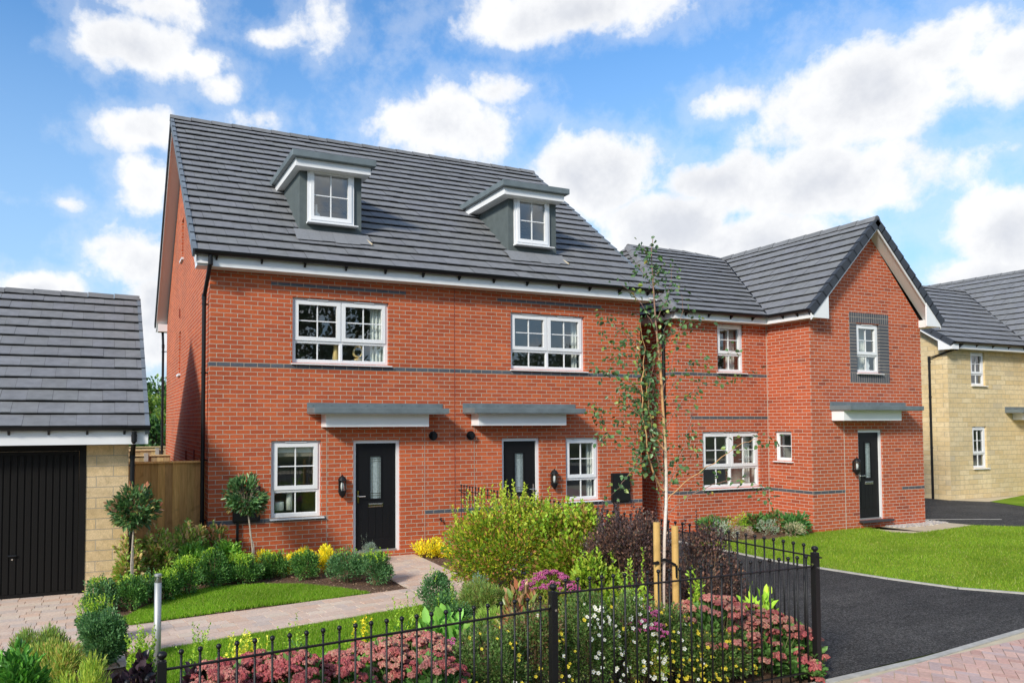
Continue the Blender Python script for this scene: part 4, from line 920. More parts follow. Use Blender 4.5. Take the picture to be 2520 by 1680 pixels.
# block paving
def pavers(name,poly_list,ang,bw,bh,cols,z,seed=1,random_len=True,label=None):
    rnd=random.Random(seed); mb=MB(); ca,sa=math.cos(ang),math.sin(ang)
    P=[p for Q in poly_list for p in Q]; T=lambda p:(p[0]*ca+p[1]*sa,-p[0]*sa+p[1]*ca); I=lambda p:(p[0]*ca-p[1]*sa,p[0]*sa+p[1]*ca)
    Q2=[[T(p) for p in Q] for Q in poly_list]; us=[p[0] for Q in Q2 for p in Q]; vs_=[p[1] for Q in Q2 for p in Q]
    v=min(vs_); g=.0022
    while v<max(vs_):
        u=min(us)-rnd.uniform(0,bw)
        while u<max(us):
            w=bw*(rnd.choice((.75,1,1,1.3)) if random_len else 1)
            c=jit(rnd.choice(cols),.05); dz=rnd.uniform(-.0015,.0015)
            for Q in Q2:
                q=clipconv([(u+g,v+g),(u+w-g,v+g),(u+w-g,v+bh-g),(u+g,v+bh-g)],Q)
                if len(q)<3: continue
                cx=sum(p[0] for p in q)/len(q); cy=sum(p[1] for p in q)/len(q)
                lo=[(*I(p),z-.012) for p in q]; hi=[(*I((p[0]+(cx-p[0])*.02,p[1]+(cy-p[1])*.02)),z+dz) for p in q]
                mb.hexa(lo,hi,c)
            u+=w
        v+=bh
    return struct(mb.build(name,M['paver']))
PV=[(.63,.47,.37),(.65,.50,.40),(.60,.45,.36),(.57,.46,.39),(.66,.53,.42),(.64,.45,.34)]
pa1=[g2(230,1450),g2(285,1440),g2(600,1396),g2(850,1366),g2(939,1352),g2(1010,1349),g2(1060,1342),g2(970,1391),g2(640,1445),g2(380,1490),g2(300,1503),g2(215,1500)]
A=g2(255,1445);B=g2(600,1396);Cc=g2(939,1353);D_=g2(975,1390);E_=g2(640,1446);F_=g2(300,1503)
path1=[A,Cc,D_,F_]
dl=(2.45,-.02); dr=(3.62,-.02)
path2=[(2.62,-.02),dr,(3.60,-2.05),(3.5,-3.42),D_,Cc]
ang=math.atan2(Cc[1]-A[1],Cc[0]-A[0])
pavers('garden_path',[path1,[Cc,D_,(3.52,-3.3),(3.60,-2.2),(2.5,-2.45)],[(2.5,-2.45),(3.60,-2.2),(3.66,-.02),(2.42,-.02)]],ang,.23,.155,PV,G+.018,5)
sheet('path_bed',[A,Cc,(2.42,-.02),(3.66,-.02),(3.60,-2.2),(3.52,-3.3),D_,F_],G+.008,'slab')
fc=[(-5.5,-.97),(-1.52,-.97),(-1.45,-1.9),(-1.42,-2.9),(-1.34,-4.4),(-1.9,-5.2),(-5.5,-5.2)]
pavers('garage_forecourt',[[(-5.5,-.97),(-1.52,-.97),(-1.38,-3.6),(-1.34,-4.6),(-5.5,-5.4)]],0,.22,.155,PV,G+.018,9)
sheet('forecourt_bed',[(-5.5,-.97),(-1.52,-.97),(-1.38,-3.6),(-1.34,-4.6),(-5.5,-5.4)],G+.007,'slab')
def herring(name,x0,x1,y0,y1,ang,z,poly):
    mb=MB(); ca,sa=math.cos(ang),math.sin(ang); s=.1; rnd=random.Random(4); g=.003
    cols=[(.56,.35,.29),(.59,.38,.31),(.53,.36,.31),(.50,.37,.34),(.60,.40,.33),(.55,.33,.27)]
    for i in range(-110,110):
        for j in range(-110,110):
            m_=(i-j)%4
            if m_==0: r_=(i*s,j*s,2*s,s)
            elif m_==3 : r_=(i*s,j*s,s,2*s) 
            else: continue
            c=jit(rnd.choice(cols),.1); dz=rnd.uniform(-.001,.001)
            q=[(r_[0]+g,r_[1]+g),(r_[0]+r_[2]-g,r_[1]+g),(r_[0]+r_[2]-g,r_[1]+r_[3]-g),(r_[0]+g,r_[1]+r_[3]-g)]
            q=[(x0+a*ca-b*sa,y0+a*sa+b*ca) for a,b in q]
            q=clipconv(q,poly)
            if len(q)>=3: mb.hexa([(a,b,z-.012) for a,b in q],[(a,b,z+dz) for a,b in q],c)
    return struct(mb.build(name,M['paver']))
herring('block_pavement',8,0,-9,0,.62,G+.008,[(4.2,-7.735),(6.12,-7.66),(8.17,-7.44),(14,-7.06),(14,-10.5),(2.5,-10.5)])
sheet('pavement_bed',[(3,-7.73),(6.12,-7.65),(8.17,-7.43),(16,-6.95),(16,-11),(3,-11)],G-.002,'slab')
# gravel margin by the gabled house
gr=MB(); rnd=random.Random(3)
for i in range(1500):
    x=rnd.uniform(15.0,16.9); y=-1.05-abs(rnd.gauss(0,.12)) if x<16.43 else rnd.uniform(-1.25,-.6)
    s=rnd.uniform(.012,.028); c=jit(rnd.choice([(.5,.47,.45),(.42,.36,.33),(.55,.5,.42),(.36,.33,.32)]),.15)
    gr.hexa([(x-s,y-s*.7,G+.008),(x+s,y-s*.7,G+.008),(x+s*.8,y+s*.7,G+.008),(x-s*.8,y+s*.7,G+.008)],[(x-s*.6,y-s*.4,G+.008+s),(x+s*.5,y-s*.5,G+.008+s),(x+s*.4,y+s*.4,G+.008+s),(x-s*.5,y+s*.4,G+.008+s*.9)],c)
stuff(gr.build('gravel',M['paver']),'strip of pale gravel along the base of the gabled house','gravel')
# ================================================================== PLANTS
def unit(a): return a/np.maximum(np.linalg.norm(a,axis=1,keepdims=True),1e-9)
def leafarr(P,D,size,asp,shape,rs,fold=.25,flat=0.0):
    n=len(P); D=unit(D); rnd=rs.normal(size=(n,3)); rnd[:,2]*= (1-flat)
    Sd=unit(np.cross(D,rnd+np.array([0,0,flat*2])*rs.random((n,1)))); Nn=np.cross(Sd,D); s=size.reshape(-1,1); w=s*asp
    up_=np.sign(Nn[:,2:3]+1e-6); Nn=Nn*up_
    if shape=='tri':
        V=np.stack([P,P+D*s*.5-Sd*w*.5+Nn*w*fold,P+D*s,P+D*s*.5+Sd*w*.5+Nn*w*fold],1).reshape(-1,3)
        b=np.arange(n)[:,None]*4; Fc=np.concatenate([b+np.array([0,1,2]),b+np.array([0,2,3])],0); k=4
    else:
        V=np.stack([P,P+D*s*.28-Sd*w*.5+Nn*w*fold,P+D*s*.7-Sd*w*.38+Nn*w*fold*.8,P+D*s-Nn*s*.08,P+D*s*.7+Sd*w*.38+Nn*w*fold*.8,P+D*s*.28+Sd*w*.5+Nn*w*fold],1).reshape(-1,3)
        b=np.arange(n)[:,None]*6; Fc=np.concatenate([b+np.array([0,1,2,3]),b+np.array([0,3,4,5])],0); k=6
    return V,Fc,k
def colarr(n,pal,rs,j=.18,w=None):
    pal=np.array(pal); idx=rs.choice(len(pal),n,p=w); c=pal[idx]*(1+rs.uniform(-j,j,(n,1)))*(1+rs.uniform(-.06,.06,(n,3))); return np.clip(c,0,1)
def shell(n,rs,cl,fill=.42):
    """points in a union of clump ellipsoids cl=[(c,r)]"""
    k=rs.integers(0,len(cl),n); C_=np.array([c for c,_ in cl])[k]; Rr=np.array([r for _,r in cl])[k]
    d=unit(rs.normal(size=(n,3))); rad=rs.random((n,1))**fill
    return C_+d*rad*Rr,d
SEED=[100]
def bush(name,label,cat,x,y,rx,ry_,h,n,leaf,pal,asp=.5,clumps=16,sprig=0,tip=None,tipz=.7,group=None,mat='leaf',z0=G,shape='tri',stems=6,up=.5,w=None,spk=None,spread=.42,low=.12,sprh=.16,cs=.34,fl=None,flat=0,seed=None,sprpal=None,stemcol='stem'):
    SEED[0]+=1; rs=np.random.default_rng(seed or SEED[0])
    root=thing(name,label,cat,(x,y,z0),group)
    rx*=1.06; cl=[(np.array([0,0,h*.44]),np.array([rx*.68,ry_*.68,h*.45]))]*4
    for i in range(clumps):
        a=rs.uniform(0,2*np.pi); e=rs.uniform(-.75,1); rr=math.sqrt(max(0,1-e*e))
        c=np.array([math.cos(a)*rr*rx*.68,math.sin(a)*rr*ry_*.68,h*(.46+low/2)+e*h*.33-(.06*h if rr>.8 else 0)]); s=rs.uniform(.7,1.15)*cs
        cl.append((c,np.array([rx*s,ry_*s,h*s*.62])))
    P,d=shell(n,rs,cl,spread); P[:,2]=np.abs(P[:,2]-.02)+.02
    P[:,2]=np.minimum(P[:,2],h*1.02)
    out=unit(P-np.array([0,0,h*.35])); D=out*.7+d*.5+np.array([0,0,up])+rs.normal(size=P.shape)*.35
    C=colarr(n,pal,rs,w=w)
    if tip is not None:
        hz=P[:,2]/h+rs.normal(size=n)*.10+.12*np.sin(P[:,0]*17+3)*np.cos(P[:,1]*15); m=hz>tipz; C[m]=colarr(m.sum(),tip,rs)
    sz=leaf*rs.uniform(.65,1.25,n)
    V,Fc,k=leafarr(P,D,sz,asp,shape,rs,flat=flat); CC=np.repeat(C,k,0)
    parts=[(V,Fc,CC)]
    if sprig:
        SP=[];SD=[]
        for i in range(sprig):
            a=rs.uniform(0,2*np.pi); r_=math.sqrt(rs.random())*.8; b=np.array([math.cos(a)*r_*rx,math.sin(a)*r_*ry_,h*(.95-.35*r_*r_)]); L=sprh*rs.uniform(.5,1.2); dv=np.array([rs.normal()*.18,rs.normal()*.18,1.]); dv/=np.linalg.norm(dv)
            m=int(L/leaf*4)+4
            for t in np.linspace(-.3,1,m): SP.append(b+dv*L*t); q=rs.normal(size=3); q[2]=abs(q[2])*.5+.5; SD.append(q)
        SP=np.array(SP);SD=np.array(SD); V2,F2,k=leafarr(SP,SD,leaf*rs.uniform(.6,1.0,len(SP)),asp,shape,rs); C2=np.repeat(colarr(len(SP),sprpal or tip or pal,rs),k,0)
        parts.append((V2,F2,C2))
    off=0; VV=[];FF=[];CCs=[]
    for (v,f,c) in parts: VV.append(v);FF.append(f+off);CCs.append(c);off+=len(v)
    npmesh('foliage',np.concatenate(VV),np.concatenate(FF),np.concatenate(CCs),M[mat],root)
    mb=MB()
    for i in range(stems):
        a=rs.uniform(0,2*np.pi); r_=rs.uniform(.2,.6); mb.tube([(math.cos(a)*.03,math.sin(a)*.03,-.02),(math.cos(a)*rx*r_*.5,math.sin(a)*ry_*r_*.5,h*.4),(math.cos(a)*rx*r_,math.sin(a)*ry_*r_,h*.8)],[.010,.007,.003],5)
    if stems: mb.build('stem',M[stemcol],root)
    return root
def pcx(cx,w,Y): a=at(cx-w/2,1200,Y).x; b=at(cx+w/2,1200,Y).x; return at(cx,1300,Y).x,(b-a)/2
def pb(cx,top,w,Y,**kw):
    a=at(cx-w/2,top,Y); b=at(cx+w/2,top,Y); c=at(cx,top,Y); return dict(x=c.x,y=Y,rx=(b.x-a.x)/2,h=c.z-G)
BOXG=[(.04,.10,.025),(.06,.15,.035),(.085,.19,.045),(.05,.12,.035),(.12,.23,.05)]
BLUEG=[(.05,.115,.045),(.075,.16,.06),(.11,.21,.085),(.05,.12,.045)]
LIME=[(.22,.34,.03),(.16,.28,.03),(.29,.39,.04)]
YEL=[(.62,.50,.02),(.68,.57,.04),(.46,.42,.02),(.34,.35,.03)]
def box_shrub(i,cx,top,bot,w,lab,lime=.86,spr=6,pal=BOXG,n=3000,tip=LIME):
    g=gnd(cx,bot); w=w*1.14
    a=at(cx-w/2,bot,g.y+.15);b_=at(cx+w/2,bot,g.y+.15); rx=(b_.x-a.x)/2; Y=g.y+rx*.85
    c=at(cx,top,Y); 
    return bush('box_shrub',lab,'shrub',at(cx,bot,Y-rx*.3).x,Y,rx,rx*.9,max(.25,c.z-G),int(n*(.8+rx*2.2)),.034,pal,.55,20,spr*2+3,tip,lime,'clipped evergreen shrubs along the garden bed',sprh=.10,stems=5,cs=.40,spread=.5,sprpal=(LIME if spr>4 else pal))
rowb=[(233,1330,1414,78,'bluish green shrub nearest the black garage door, at the left end of the hedge row',.98,4,BLUEG),
 (302,1322,1408,66,'dark green shrub at the foot of the left lollipop tree',.97,3,BOXG),
 (345,1318,1392,52,'small dark shrub half hidden behind the steel bollard',.95,2,BLUEG),
 (384,1310,1386,62,'dark green shrub just right of the steel bollard top',.9,8,BOXG),
 (431,1280,1374,70,'round shrub with lime shoots, second to the right of the bollard',.82,9,BOXG),
 (489,1262,1356,68,'darkest round shrub in the hedge row, before the fence corner',.99,2,BOXG),
 (561,1275,1348,84,'wide shrub with lime tips under the right lollipop tree',.84,9,BOXG),
 (629,1266,1332,64,'dark round shrub between two golden shrubs below the kitchen window',.9,5,BOXG),
 (703,1266,1336,62,'neat dark round shrub below the right edge of the kitchen window',.97,2,BOXG),
 (800,1262,1344,78,'tall grey green shrub just left of the first front door',.99,3,BLUEG),
 (868,1266,1350,66,'grey green shrub with upright lime shoots beside the garden path at the first door',.97,7,BLUEG)]
for i,a in enumerate(rowb):
    box_shrub(i,*a[:5],lime=a[5],spr=a[6],pal=a[7])
for cx,top,bot,w,lab in ((662,1272,1318,56,'small golden shrub between two dark round shrubs'),(749,1255,1318,70,'bright golden shrub below the wall left of the first lantern'),(985,1232,1285,72,'bright golden shrub against the wall right of the first door')):
    g=gnd(cx,bot); a=at(cx-w/2,bot,g.y);b_=at(cx+w/2,bot,g.y); rx=(b_.x-a.x)/2; Y=min(g.y+rx*.8,-rx*.8); c=at(cx,top,Y)
    bush('golden_shrub',lab,'shrub',c.x,Y,rx,rx*.85,c.z-G,1500,.052,YEL,.4,12,0,None,.7,'golden yellow shrubs by the house wall',up=.7)
for cx,top,w,lab in ((612,1262,64,'golden shrub at the left end of the golden group under the kitchen window'),(700,1262,58,'golden shrub behind the neat dark round shrub under the kitchen window'),(1024,1258,50,'golden shrub at the foot of the largest golden green bush')):
    q=pb(cx,top,w,-.42); bush('golden_shrub',lab,'shrub',q['x'],-.42,q['rx'],.3,q['h'],1300,.052,YEL,.4,12,0,None,.7,'golden yellow shrubs by the house wall',up=.7)
q=pb(846,1245,52,-.45); bush('silver_shrub','feathery silver grey shrub against the wall beside the first door','shrub',q['x'],-.45,q['rx'],.25,q['h'],2200,.035,[(.16,.22,.18),(.22,.28,.24),(.12,.17,.13)],.18,8,4,None,up=1)
HED=[(.23,.34,.06),(.31,.40,.09),(.34,.24,.10),(.17,.26,.06),(.42,.30,.15)]
for cx,top,w,Y,lab,pal in ((292,1246,70,-.95,'olive shrub behind the trunk of the left lollipop tree',HED),(362,1234,92,-.62,'olive shrub at the left end of the wooden fence',HED),(432,1214,96,-.45,'tallest olive shrub in front of the wooden fence',HED),(500,1216,84,-.5,'red tipped olive shrub at the corner of the brick house',[(.12,.16,.04),(.22,.11,.05),(.30,.13,.07),(.10,.15,.03)]),(520,1252,84,-.75,'bright green leafy shrub in front of the black pipe',[(.13,.27,.04),(.19,.34,.05),(.09,.2,.03)]),(450,1262,80,-.9,'fresh green shrub in front of the olive hedge',[(.12,.24,.04),(.16,.30,.04),(.09,.2,.03)])):
    q=pb(cx,top,w,Y); bush('leafy_shrub',lab,'shrub',q['x'],Y,q['rx'],.38,q['h']*1.1,1800,.088,pal,.42,12,5,None,group='leafy shrubs in front of the wooden fence',shape='quad',sprh=.15,mat='glossleaf')
# lollipop trees
def lollipop(cx,cy,rpx,rpz,bx,Y,lab,seed):
    rs=np.random.default_rng(seed); c=at(cx,cy,Y); r_=(at(cx+rpx,cy,Y).x-at(cx-rpx,cy,Y).x)/2; rz_=rpz*r_/rpx; bxx=at(bx,1300,Y).x
    root=thing('lollipop_tree',lab,'tree',(bxx,Y,G),'two standard trees trained as lollipops')
    C0=np.array([c.x-bxx,0,c.z-G])
    cl=[(C0,np.array([r_*.55,r_*.55,rz_*.5]))]
    for i in range(26):
        d=rs.normal(size=3); d/=np.linalg.norm(d); cl.append((C0+d*np.array([r_,r_,rz_])*.68,np.array([1,1,1])*r_*rs.uniform(.2,.34)))
    P,d=shell(1700,rs,cl,.42); D=unit(P-C0)+np.array([0,0,.45])+rs.normal(size=P.shape)*.4
    C=colarr(len(P),[(.05,.11,.04),(.08,.16,.055),(.04,.09,.035),(.12,.20,.07),(.22,.12,.07)],rs,w=[.3,.27,.2,.13,.10])
    tipm=(np.linalg.norm((P-C0)/np.array([r_,r_,rz_]),axis=1)>.9)&(rs.random(len(P))<.5); C[tipm]=colarr(tipm.sum(),[(.32,.13,.08),(.25,.20,.08)],rs)
    V,Fc,k=leafarr(P,D,.092*rs.uniform(.6,1.15,len(P)),.40,'quad',rs); npmesh('foliage',V,Fc,np.repeat(C,k,0),M['glossleaf'],root)
    t=MB(); zt=c.z-G; bk=(.42,.36,.29)
    t.tube([(0,0,-.03),(-.01,0,zt*.35),((c.x-bxx)*.6,0,zt*.7),(c.x-bxx,0,zt-rz_*.4)],[.015,.013,.012,.012],7,c=bk)
    t.tube([(.02,.01,-.03),(.012,0,zt*.4),((c.x-bxx)*.6+.004,0,zt*.55)],[.010,.009,.007],6,c=bk)
    for i in range(9):
        d=rs.normal(size=3); d[2]=abs(d[2])*.8; d/=np.linalg.norm(d); t.tube([(c.x-bxx,0,zt-rz_*.75),tuple(C0+d*r_*.4),tuple(C0+d*r_*.8)],[.008,.005,.003],5,c=(.25,.2,.14))
    t.build('trunk',M['bark'],root)
lollipop(308,1166,66,56,303,-1.35,'lollipop tree in front of the buff garage wall and black downpipe',5)
lollipop(566,1138,52,50,581,-.85,'lollipop tree in front of the black meter box on the brick wall',6)

# near left foreground
def near(name,lab,cx,top,wp,Y,n,leaf,pal,asp,grp,**kw):
    q=pb(cx,top,wp,Y); return bush(name,lab,'shrub',q['x'],Y,q['rx'],kw.pop('ry',q['rx']*.8),q['h'],n,leaf,pal,asp,group=grp,**kw)
gg='mixed shrubs around the front lawn'
near('box_shrub','large bluish box shrub at the corner of the path and garage forecourt',236,1404,138,-4.55,9500,.030,BLUEG,.55,gg,clumps=20,stems=6)
near('box_shrub','box shrub with lime shoots behind the largest box shrub near the forecourt',218,1388,98,-3.75,4600,.030,BLUEG,.55,gg,sprig=22,tip=LIME,tipz=.93,sprpal=LIME,sprh=.16)
FEA=[(.12,.20,.05),(.18,.27,.06),(.09,.15,.045),(.25,.32,.07),(.20,.17,.06)]
near('feathery_shrub','feathery green shrub with fine leaves on the forecourt edge',84,1438,170,-5.15,8500,.055,FEA,.13,gg,up=.9,clumps=12,spread=.6)
near('feathery_shrub','lower feathery yellow green shrub in front of the forecourt pavers',120,1472,190,-5.6,10000,.055,[(.22,.30,.06),(.15,.24,.05),(.30,.34,.08),(.4,.3,.1)],.13,gg,up=.9,clumps=12,spread=.6)
near('broadleaf_shrub','glossy broad leaved green shrub in the bottom left corner',36,1492,150,-6.5,2200,.075,[(.07,.20,.03),(.11,.27,.04),(.05,.14,.025)],.36,gg,shape='quad',mat='glossleaf')
near('feathery_shrub','yellow green feathery shrub left of the dark leaved plant',195,1512,170,-6.6,8000,.055,[(.26,.34,.05),(.20,.30,.05),(.35,.38,.06)],.12,gg,up=.8,spread=.6)
near('dark_leaved_plant','plant with crinkled purple black leaves by the left railing post',306,1500,124,-6.9,620,.070,[(.018,.010,.016),(.03,.016,.024),(.012,.009,.012),(.05,.03,.04)],.8,gg,shape='quad',mat='glossleaf',clumps=14,up=.2,flat=.5,spread=.8)
near('dark_leaved_plant','small purple black plant just right of the left railing post',452,1530,80,-6.95,260,.075,[(.018,.010,.016),(.03,.016,.024)],.8,gg,shape='quad',mat='glossleaf',up=.2,flat=.5)
near('lime_shrub','lime green upright shrub behind the left railing post',326,1478,80,-6.2,2300,.032,[(.05,.12,.04),(.08,.18,.05)],.5,gg,sprig=26,tip=LIME,tipz=.7,sprpal=LIME,sprh=.2)
near('lime_shrub','small dark shrub with lime shoots on the lawn edge right of the bollard',455,1502,66,-5.75,1300,.030,BLUEG,.55,gg,sprig=12,sprpal=LIME,sprh=.28)
near('lime_shrub','yellow flecked shrub behind the first sedum clump',560,1478,110,-6.1,1900,.036,[(.62,.50,.05),(.45,.45,.06),(.2,.3,.05)],.5,gg,sprig=16,sprpal=[(.6,.55,.06),(.4,.48,.06)],sprh=.16,spread=.7)
near('lime_shrub','sparse lime shoots between the lawn and the pink sedum, left of centre',690,1470,70,-6.0,500,.034,BLUEG,.5,gg,sprig=9,sprpal=LIME,sprh=.28,spread=.8)
near('lime_shrub','sparse yellow green shrub at the lawn edge below the garden path bend',826,1452,76,-5.7,700,.034,LIME,.5,gg,sprig=8,sprpal=YEL,sprh=.18,spread=.8)
near('lime_shrub','lime shrub at the right hand end of the lower lawn',930,1428,80,-5.3,1300,.036,LIME+BOXG[:2],.5,gg,sprig=14,sprpal=LIME,sprh=.3,spread=.8)
near('box_shrub','upright box shrub beside the inner bend of the garden path',1002,1314,84,-4.2,4600,.030,BLUEG,.55,gg,sprig=7,sprpal=LIME,sprh=.12)
near('box_shrub','lower rounded box shrub in front of the path bend',1034,1360,106,-5.1,6000,.030,BLUEG+BOXG[3:],.55,gg,clumps=16,sprig=3,sprpal=LIME)
near('broadleaf_shrub','low plant with large pale green leaves behind the railing near the box shrubs',1012,1414,120,-5.9,150,.15,[(.16,.32,.05),(.20,.38,.08),(.12,.26,.05)],.5,gg,shape='quad',up=.9,stems=2)
near('broadleaf_shrub','pale green big leaved clump showing above the left sedums',760,1530,120,-6.3,140,.15,[(.16,.32,.05),(.20,.38,.08),(.12,.26,.05)],.5,gg,shape='quad',up=.9,stems=2)
near('feathery_shrub','soft feathery green shrub right of the box shrubs at the path',1112,1330,118,-4.7,10000,.050,FEA,.13,gg,up=.5,clumps=16,spread=.55)
near('silver_shrub','small silver grey bush tucked under the big golden green shrub',1098,1312,56,-4.0,2200,.03,[(.16,.24,.22),(.22,.30,.27)],.25,gg,up=.6)
near('feathery_shrub','bright feathery shrub in front of the soft green one',1120,1392,100,-5.6,5000,.055,[(.22,.33,.06),(.16,.27,.05),(.28,.36,.08)],.13,gg,up=.7,spread=.6)
near('red_leaved_shrub','shrub with large orange and copper leaves left of the middle railing post',1196,1352,96,-5.9,330,.11,[(.26,.10,.05),(.22,.20,.05),(.14,.20,.05),(.30,.17,.09)],.42,gg,shape='quad',mat='glossleaf',up=1)
# big golden green shrub and dark purple shrubs
GOLD=[(.21,.27,.02),(.36,.36,.03),(.12,.21,.018),(.31,.14,.055),(.08,.16,.018)]
near('golden_green_shrub','largest golden green shrub with reddish seed heads in the middle of the bed',1178,1138,292,-3.7,27000,.050,GOLD,.55,gg,clumps=52,sprig=60,sprpal=[(.25,.33,.03),(.32,.36,.04)],sprh=.26,ry=1.0,w=[.24,.18,.2,.2,.18],cs=.30,spread=.48)
near('golden_green_shrub','arching yellow green shrub with large leaves right of the biggest shrub',1316,1160,215,-4.4,11000,.060,[(.18,.27,.02),(.22,.25,.025),(.09,.17,.016),(.28,.31,.035),(.24,.14,.05)],.6,gg,clumps=24,sprig=26,sprpal=LIME,shape='quad',ry=.6,spread=.5)
near('golden_green_shrub','lower lime green leafy shrub behind the middle railing post',1372,1276,120,-5.4,3200,.058,[(.19,.28,.022),(.13,.22,.022),(.27,.32,.04)],.6,gg,shape='quad',sprig=6,sprpal=LIME,ry=.4)
DARKP=[(.055,.036,.036),(.075,.046,.042),(.13,.066,.052),(.036,.026,.028),(.21,.11,.075),(.15,.13,.10)]
near('purple_shrub','dark purple shrub with russet seed heads left of the birch tree',1440,1170,200,-5.35,17000,.036,DARKP,.6,gg,clumps=26,sprig=22,sprpal=DARKP[:2]+[(.06,.05,.06)],sprh=.26,ry=.6,w=[.27,.22,.2,.13,.13,.05],cs=.3)
near('purple_shrub','dark purple shrub right of the birch tree beside the driveway',1612,1204,158,-6.45,13000,.032,DARKP,.6,gg,clumps=24,sprig=18,sprpal=DARKP[:2]+[(.06,.05,.06)],sprh=.22,ry=.42,w=[.27,.22,.2,.13,.13,.05],cs=.3)
near('lime_shrub','lime leaved shoots between the birch stakes and the purple shrub',1468,1330,70,-6.75,450,.045,LIME,.5,gg,sprig=7,sprpal=LIME,sprh=.35,shape='quad')
near('lime_shrub','lime leaved shoots just right of the right hand birch stake',1592,1352,60,-6.95,350,.045,LIME,.5,gg,sprig=6,sprpal=LIME,sprh=.3,shape='quad')
near('broadleaf_shrub','lime green large leaved plant behind the right hand sedums',1740,1352,90,-7.05,160,.12,[(.34,.50,.05),(.25,.42,.05)],.42,gg,shape='quad',up=1.3,stems=2)
# flowering plants with separate heads
def blob_mesh(name,r,nf,cols,seed,size=.012,flatz=.45):
    rs=np.random.default_rng(seed); V=[];F=[];C=[]
    base=np.array([(1,0,0),(-1,0,0),(0,1,0),(0,-1,0),(0,0,1),(0,0,-1)],float); fc=[(0,2,4),(2,1,4),(1,3,4),(3,0,4),(2,0,5),(1,2,5),(3,1,5),(0,3,5)]
    for i in range(nf):
        a=rs.uniform(0,2*np.pi); q=math.sqrt(rs.random()); z=math.sqrt(max(0,1-q*q))*flatz+rs.uniform(-.1,.06)
        # cluster lumps
        c=np.array([math.cos(a)*q*r,math.sin(a)*q*r,z*r+.010*math.sin(a*5)*q]); s=size*rs.uniform(.7,1.3); n=len(V)
        for b in base: V.append(c+b*s)
        col=np.array(cols[rs.integers(len(cols))])*rs.uniform(.75,1.25); C+= [np.clip(col,0,1)]*6; F+=[(n+x,n+y,n+z_) for x,y,z_ in fc]
    ob=npmesh(name,np.array(V),np.array(F),np.array(C),M['petal'])
    me=ob.data; bpy.data.objects.remove(ob); return me
SEDM=[blob_mesh('flower_head',.055,150,c,i) for i,c in enumerate(([(.46,.13,.12),(.54,.20,.16),(.38,.09,.085)],[(.54,.21,.18),(.48,.16,.14),(.58,.30,.22)],[(.54,.26,.19),(.52,.36,.22),(.52,.18,.15)],[(.44,.11,.115),(.50,.16,.14),(.36,.075,.08)]))]
SPIM=[blob_mesh('flower_head',.028,60,[(.50,.10,.26),(.62,.20,.38),(.42,.08,.20)],40+i,.007) for i in range(2)]
def starflower(name,r,cols,cen,seed):
    rs=np.random.default_rng(seed); mb=MB()
    for k in range(5):
        a=2*math.pi*k/5; p=lambda ang,rr,z:(math.cos(ang)*rr,math.sin(ang)*rr,z)
        mb.poly([p(a,.0,0),p(a-.55,r*.75,.004),p(a-.2,r,.008),p(a+.2,r,.008),p(a+.55,r*.75,.004)],jit(cols,.08))
    mb.lathe(0,0,[(r*.25,.002),(r*.15,.007),(0.001,.008)],6,cen)
    ob=mb.build(name,M['petal']); me=ob.data; bpy.data.objects.remove(ob); return me
YF=[starflower('flower',.018,(.80,.66,.06),(.6,.42,.03),i) for i in range(3)]
WF=[starflower('flower',.019,(.80,.79,.72),(.6,.5,.1),i) for i in range(2)]
def heads(root,meshes,pts,scale=(.75,1.3),tilt=.35,face=None,seed=0):
    rs=random.Random(seed)
    for (x,y,z) in pts:
        me=rs.choice(meshes); o=bpy.data.objects.new(me.name.split('.')[0],me); COL.objects.link(o); o.parent=root; o.location=(x,y,z)
        e=Vector((rs.uniform(-tilt,tilt),rs.uniform(-tilt,tilt),1)) if face is None else Vector(face)+Vector((rs.uniform(-.7,.7),rs.uniform(-.5,.5),rs.uniform(-.4,.8)))
        o.rotation_euler=e.to_track_quat('Z','Y').to_euler(); s=rs.uniform(*scale); o.scale=(s,s,s)
def sedum(lab,cx,top,w,Y,nh,seed,pale=0,hh=None):
    rs=np.random.default_rng(seed); q=pb(cx,top,w,Y); rx=q['rx']; ry_=.34; h=q['h']-.03
    root=bush('sedum',lab,'flowering plant',q['x'],Y,rx,ry_,h*.93,1000,.075,[(.10,.20,.05),(.14,.26,.07),(.07,.15,.04)],.5,group='pink sedums behind the front railing',shape='quad',stems=8,up=.7)
    pts=[]; tries=0
    while len(pts)<nh and tries<3000:
        tries+=1; a=rs.uniform(0,2*math.pi); r_=math.sqrt(rs.random()); x,y=math.cos(a)*r_*rx*1.05,math.sin(a)*r_*ry_*1.05
        z=h*(1.0-.30*r_**2.2*rs.uniform(.5,1.3))-rs.uniform(0,.05)
        if math.sin(a)<-.3 and r_>.75: z-=rs.uniform(0,.22)
        if all((x-p[0])**2+(y-p[1])**2+(z-p[2])**2>.054**2 for p in pts): pts.append((x,y,z))
    m=[SEDM[0],SEDM[3],SEDM[1]] if pale==0 else [SEDM[1],SEDM[2],SEDM[0]]
    heads(root,m,pts,(.55,1.15),.4,None,seed)
    st=MB()
    for p in pts[::3]: st.tube([(p[0]*.3,p[1]*.3,0),(p[0]*.8,p[1]*.8,p[2]*.6),p],[.006,.005,.003],5)
    st.build('flower_stalk',simple('sedum_stalk',(.20,.22,.08),.7) if 'sedum_stalk' not in bpy.data.materials else bpy.data.materials['sedum_stalk'],root)
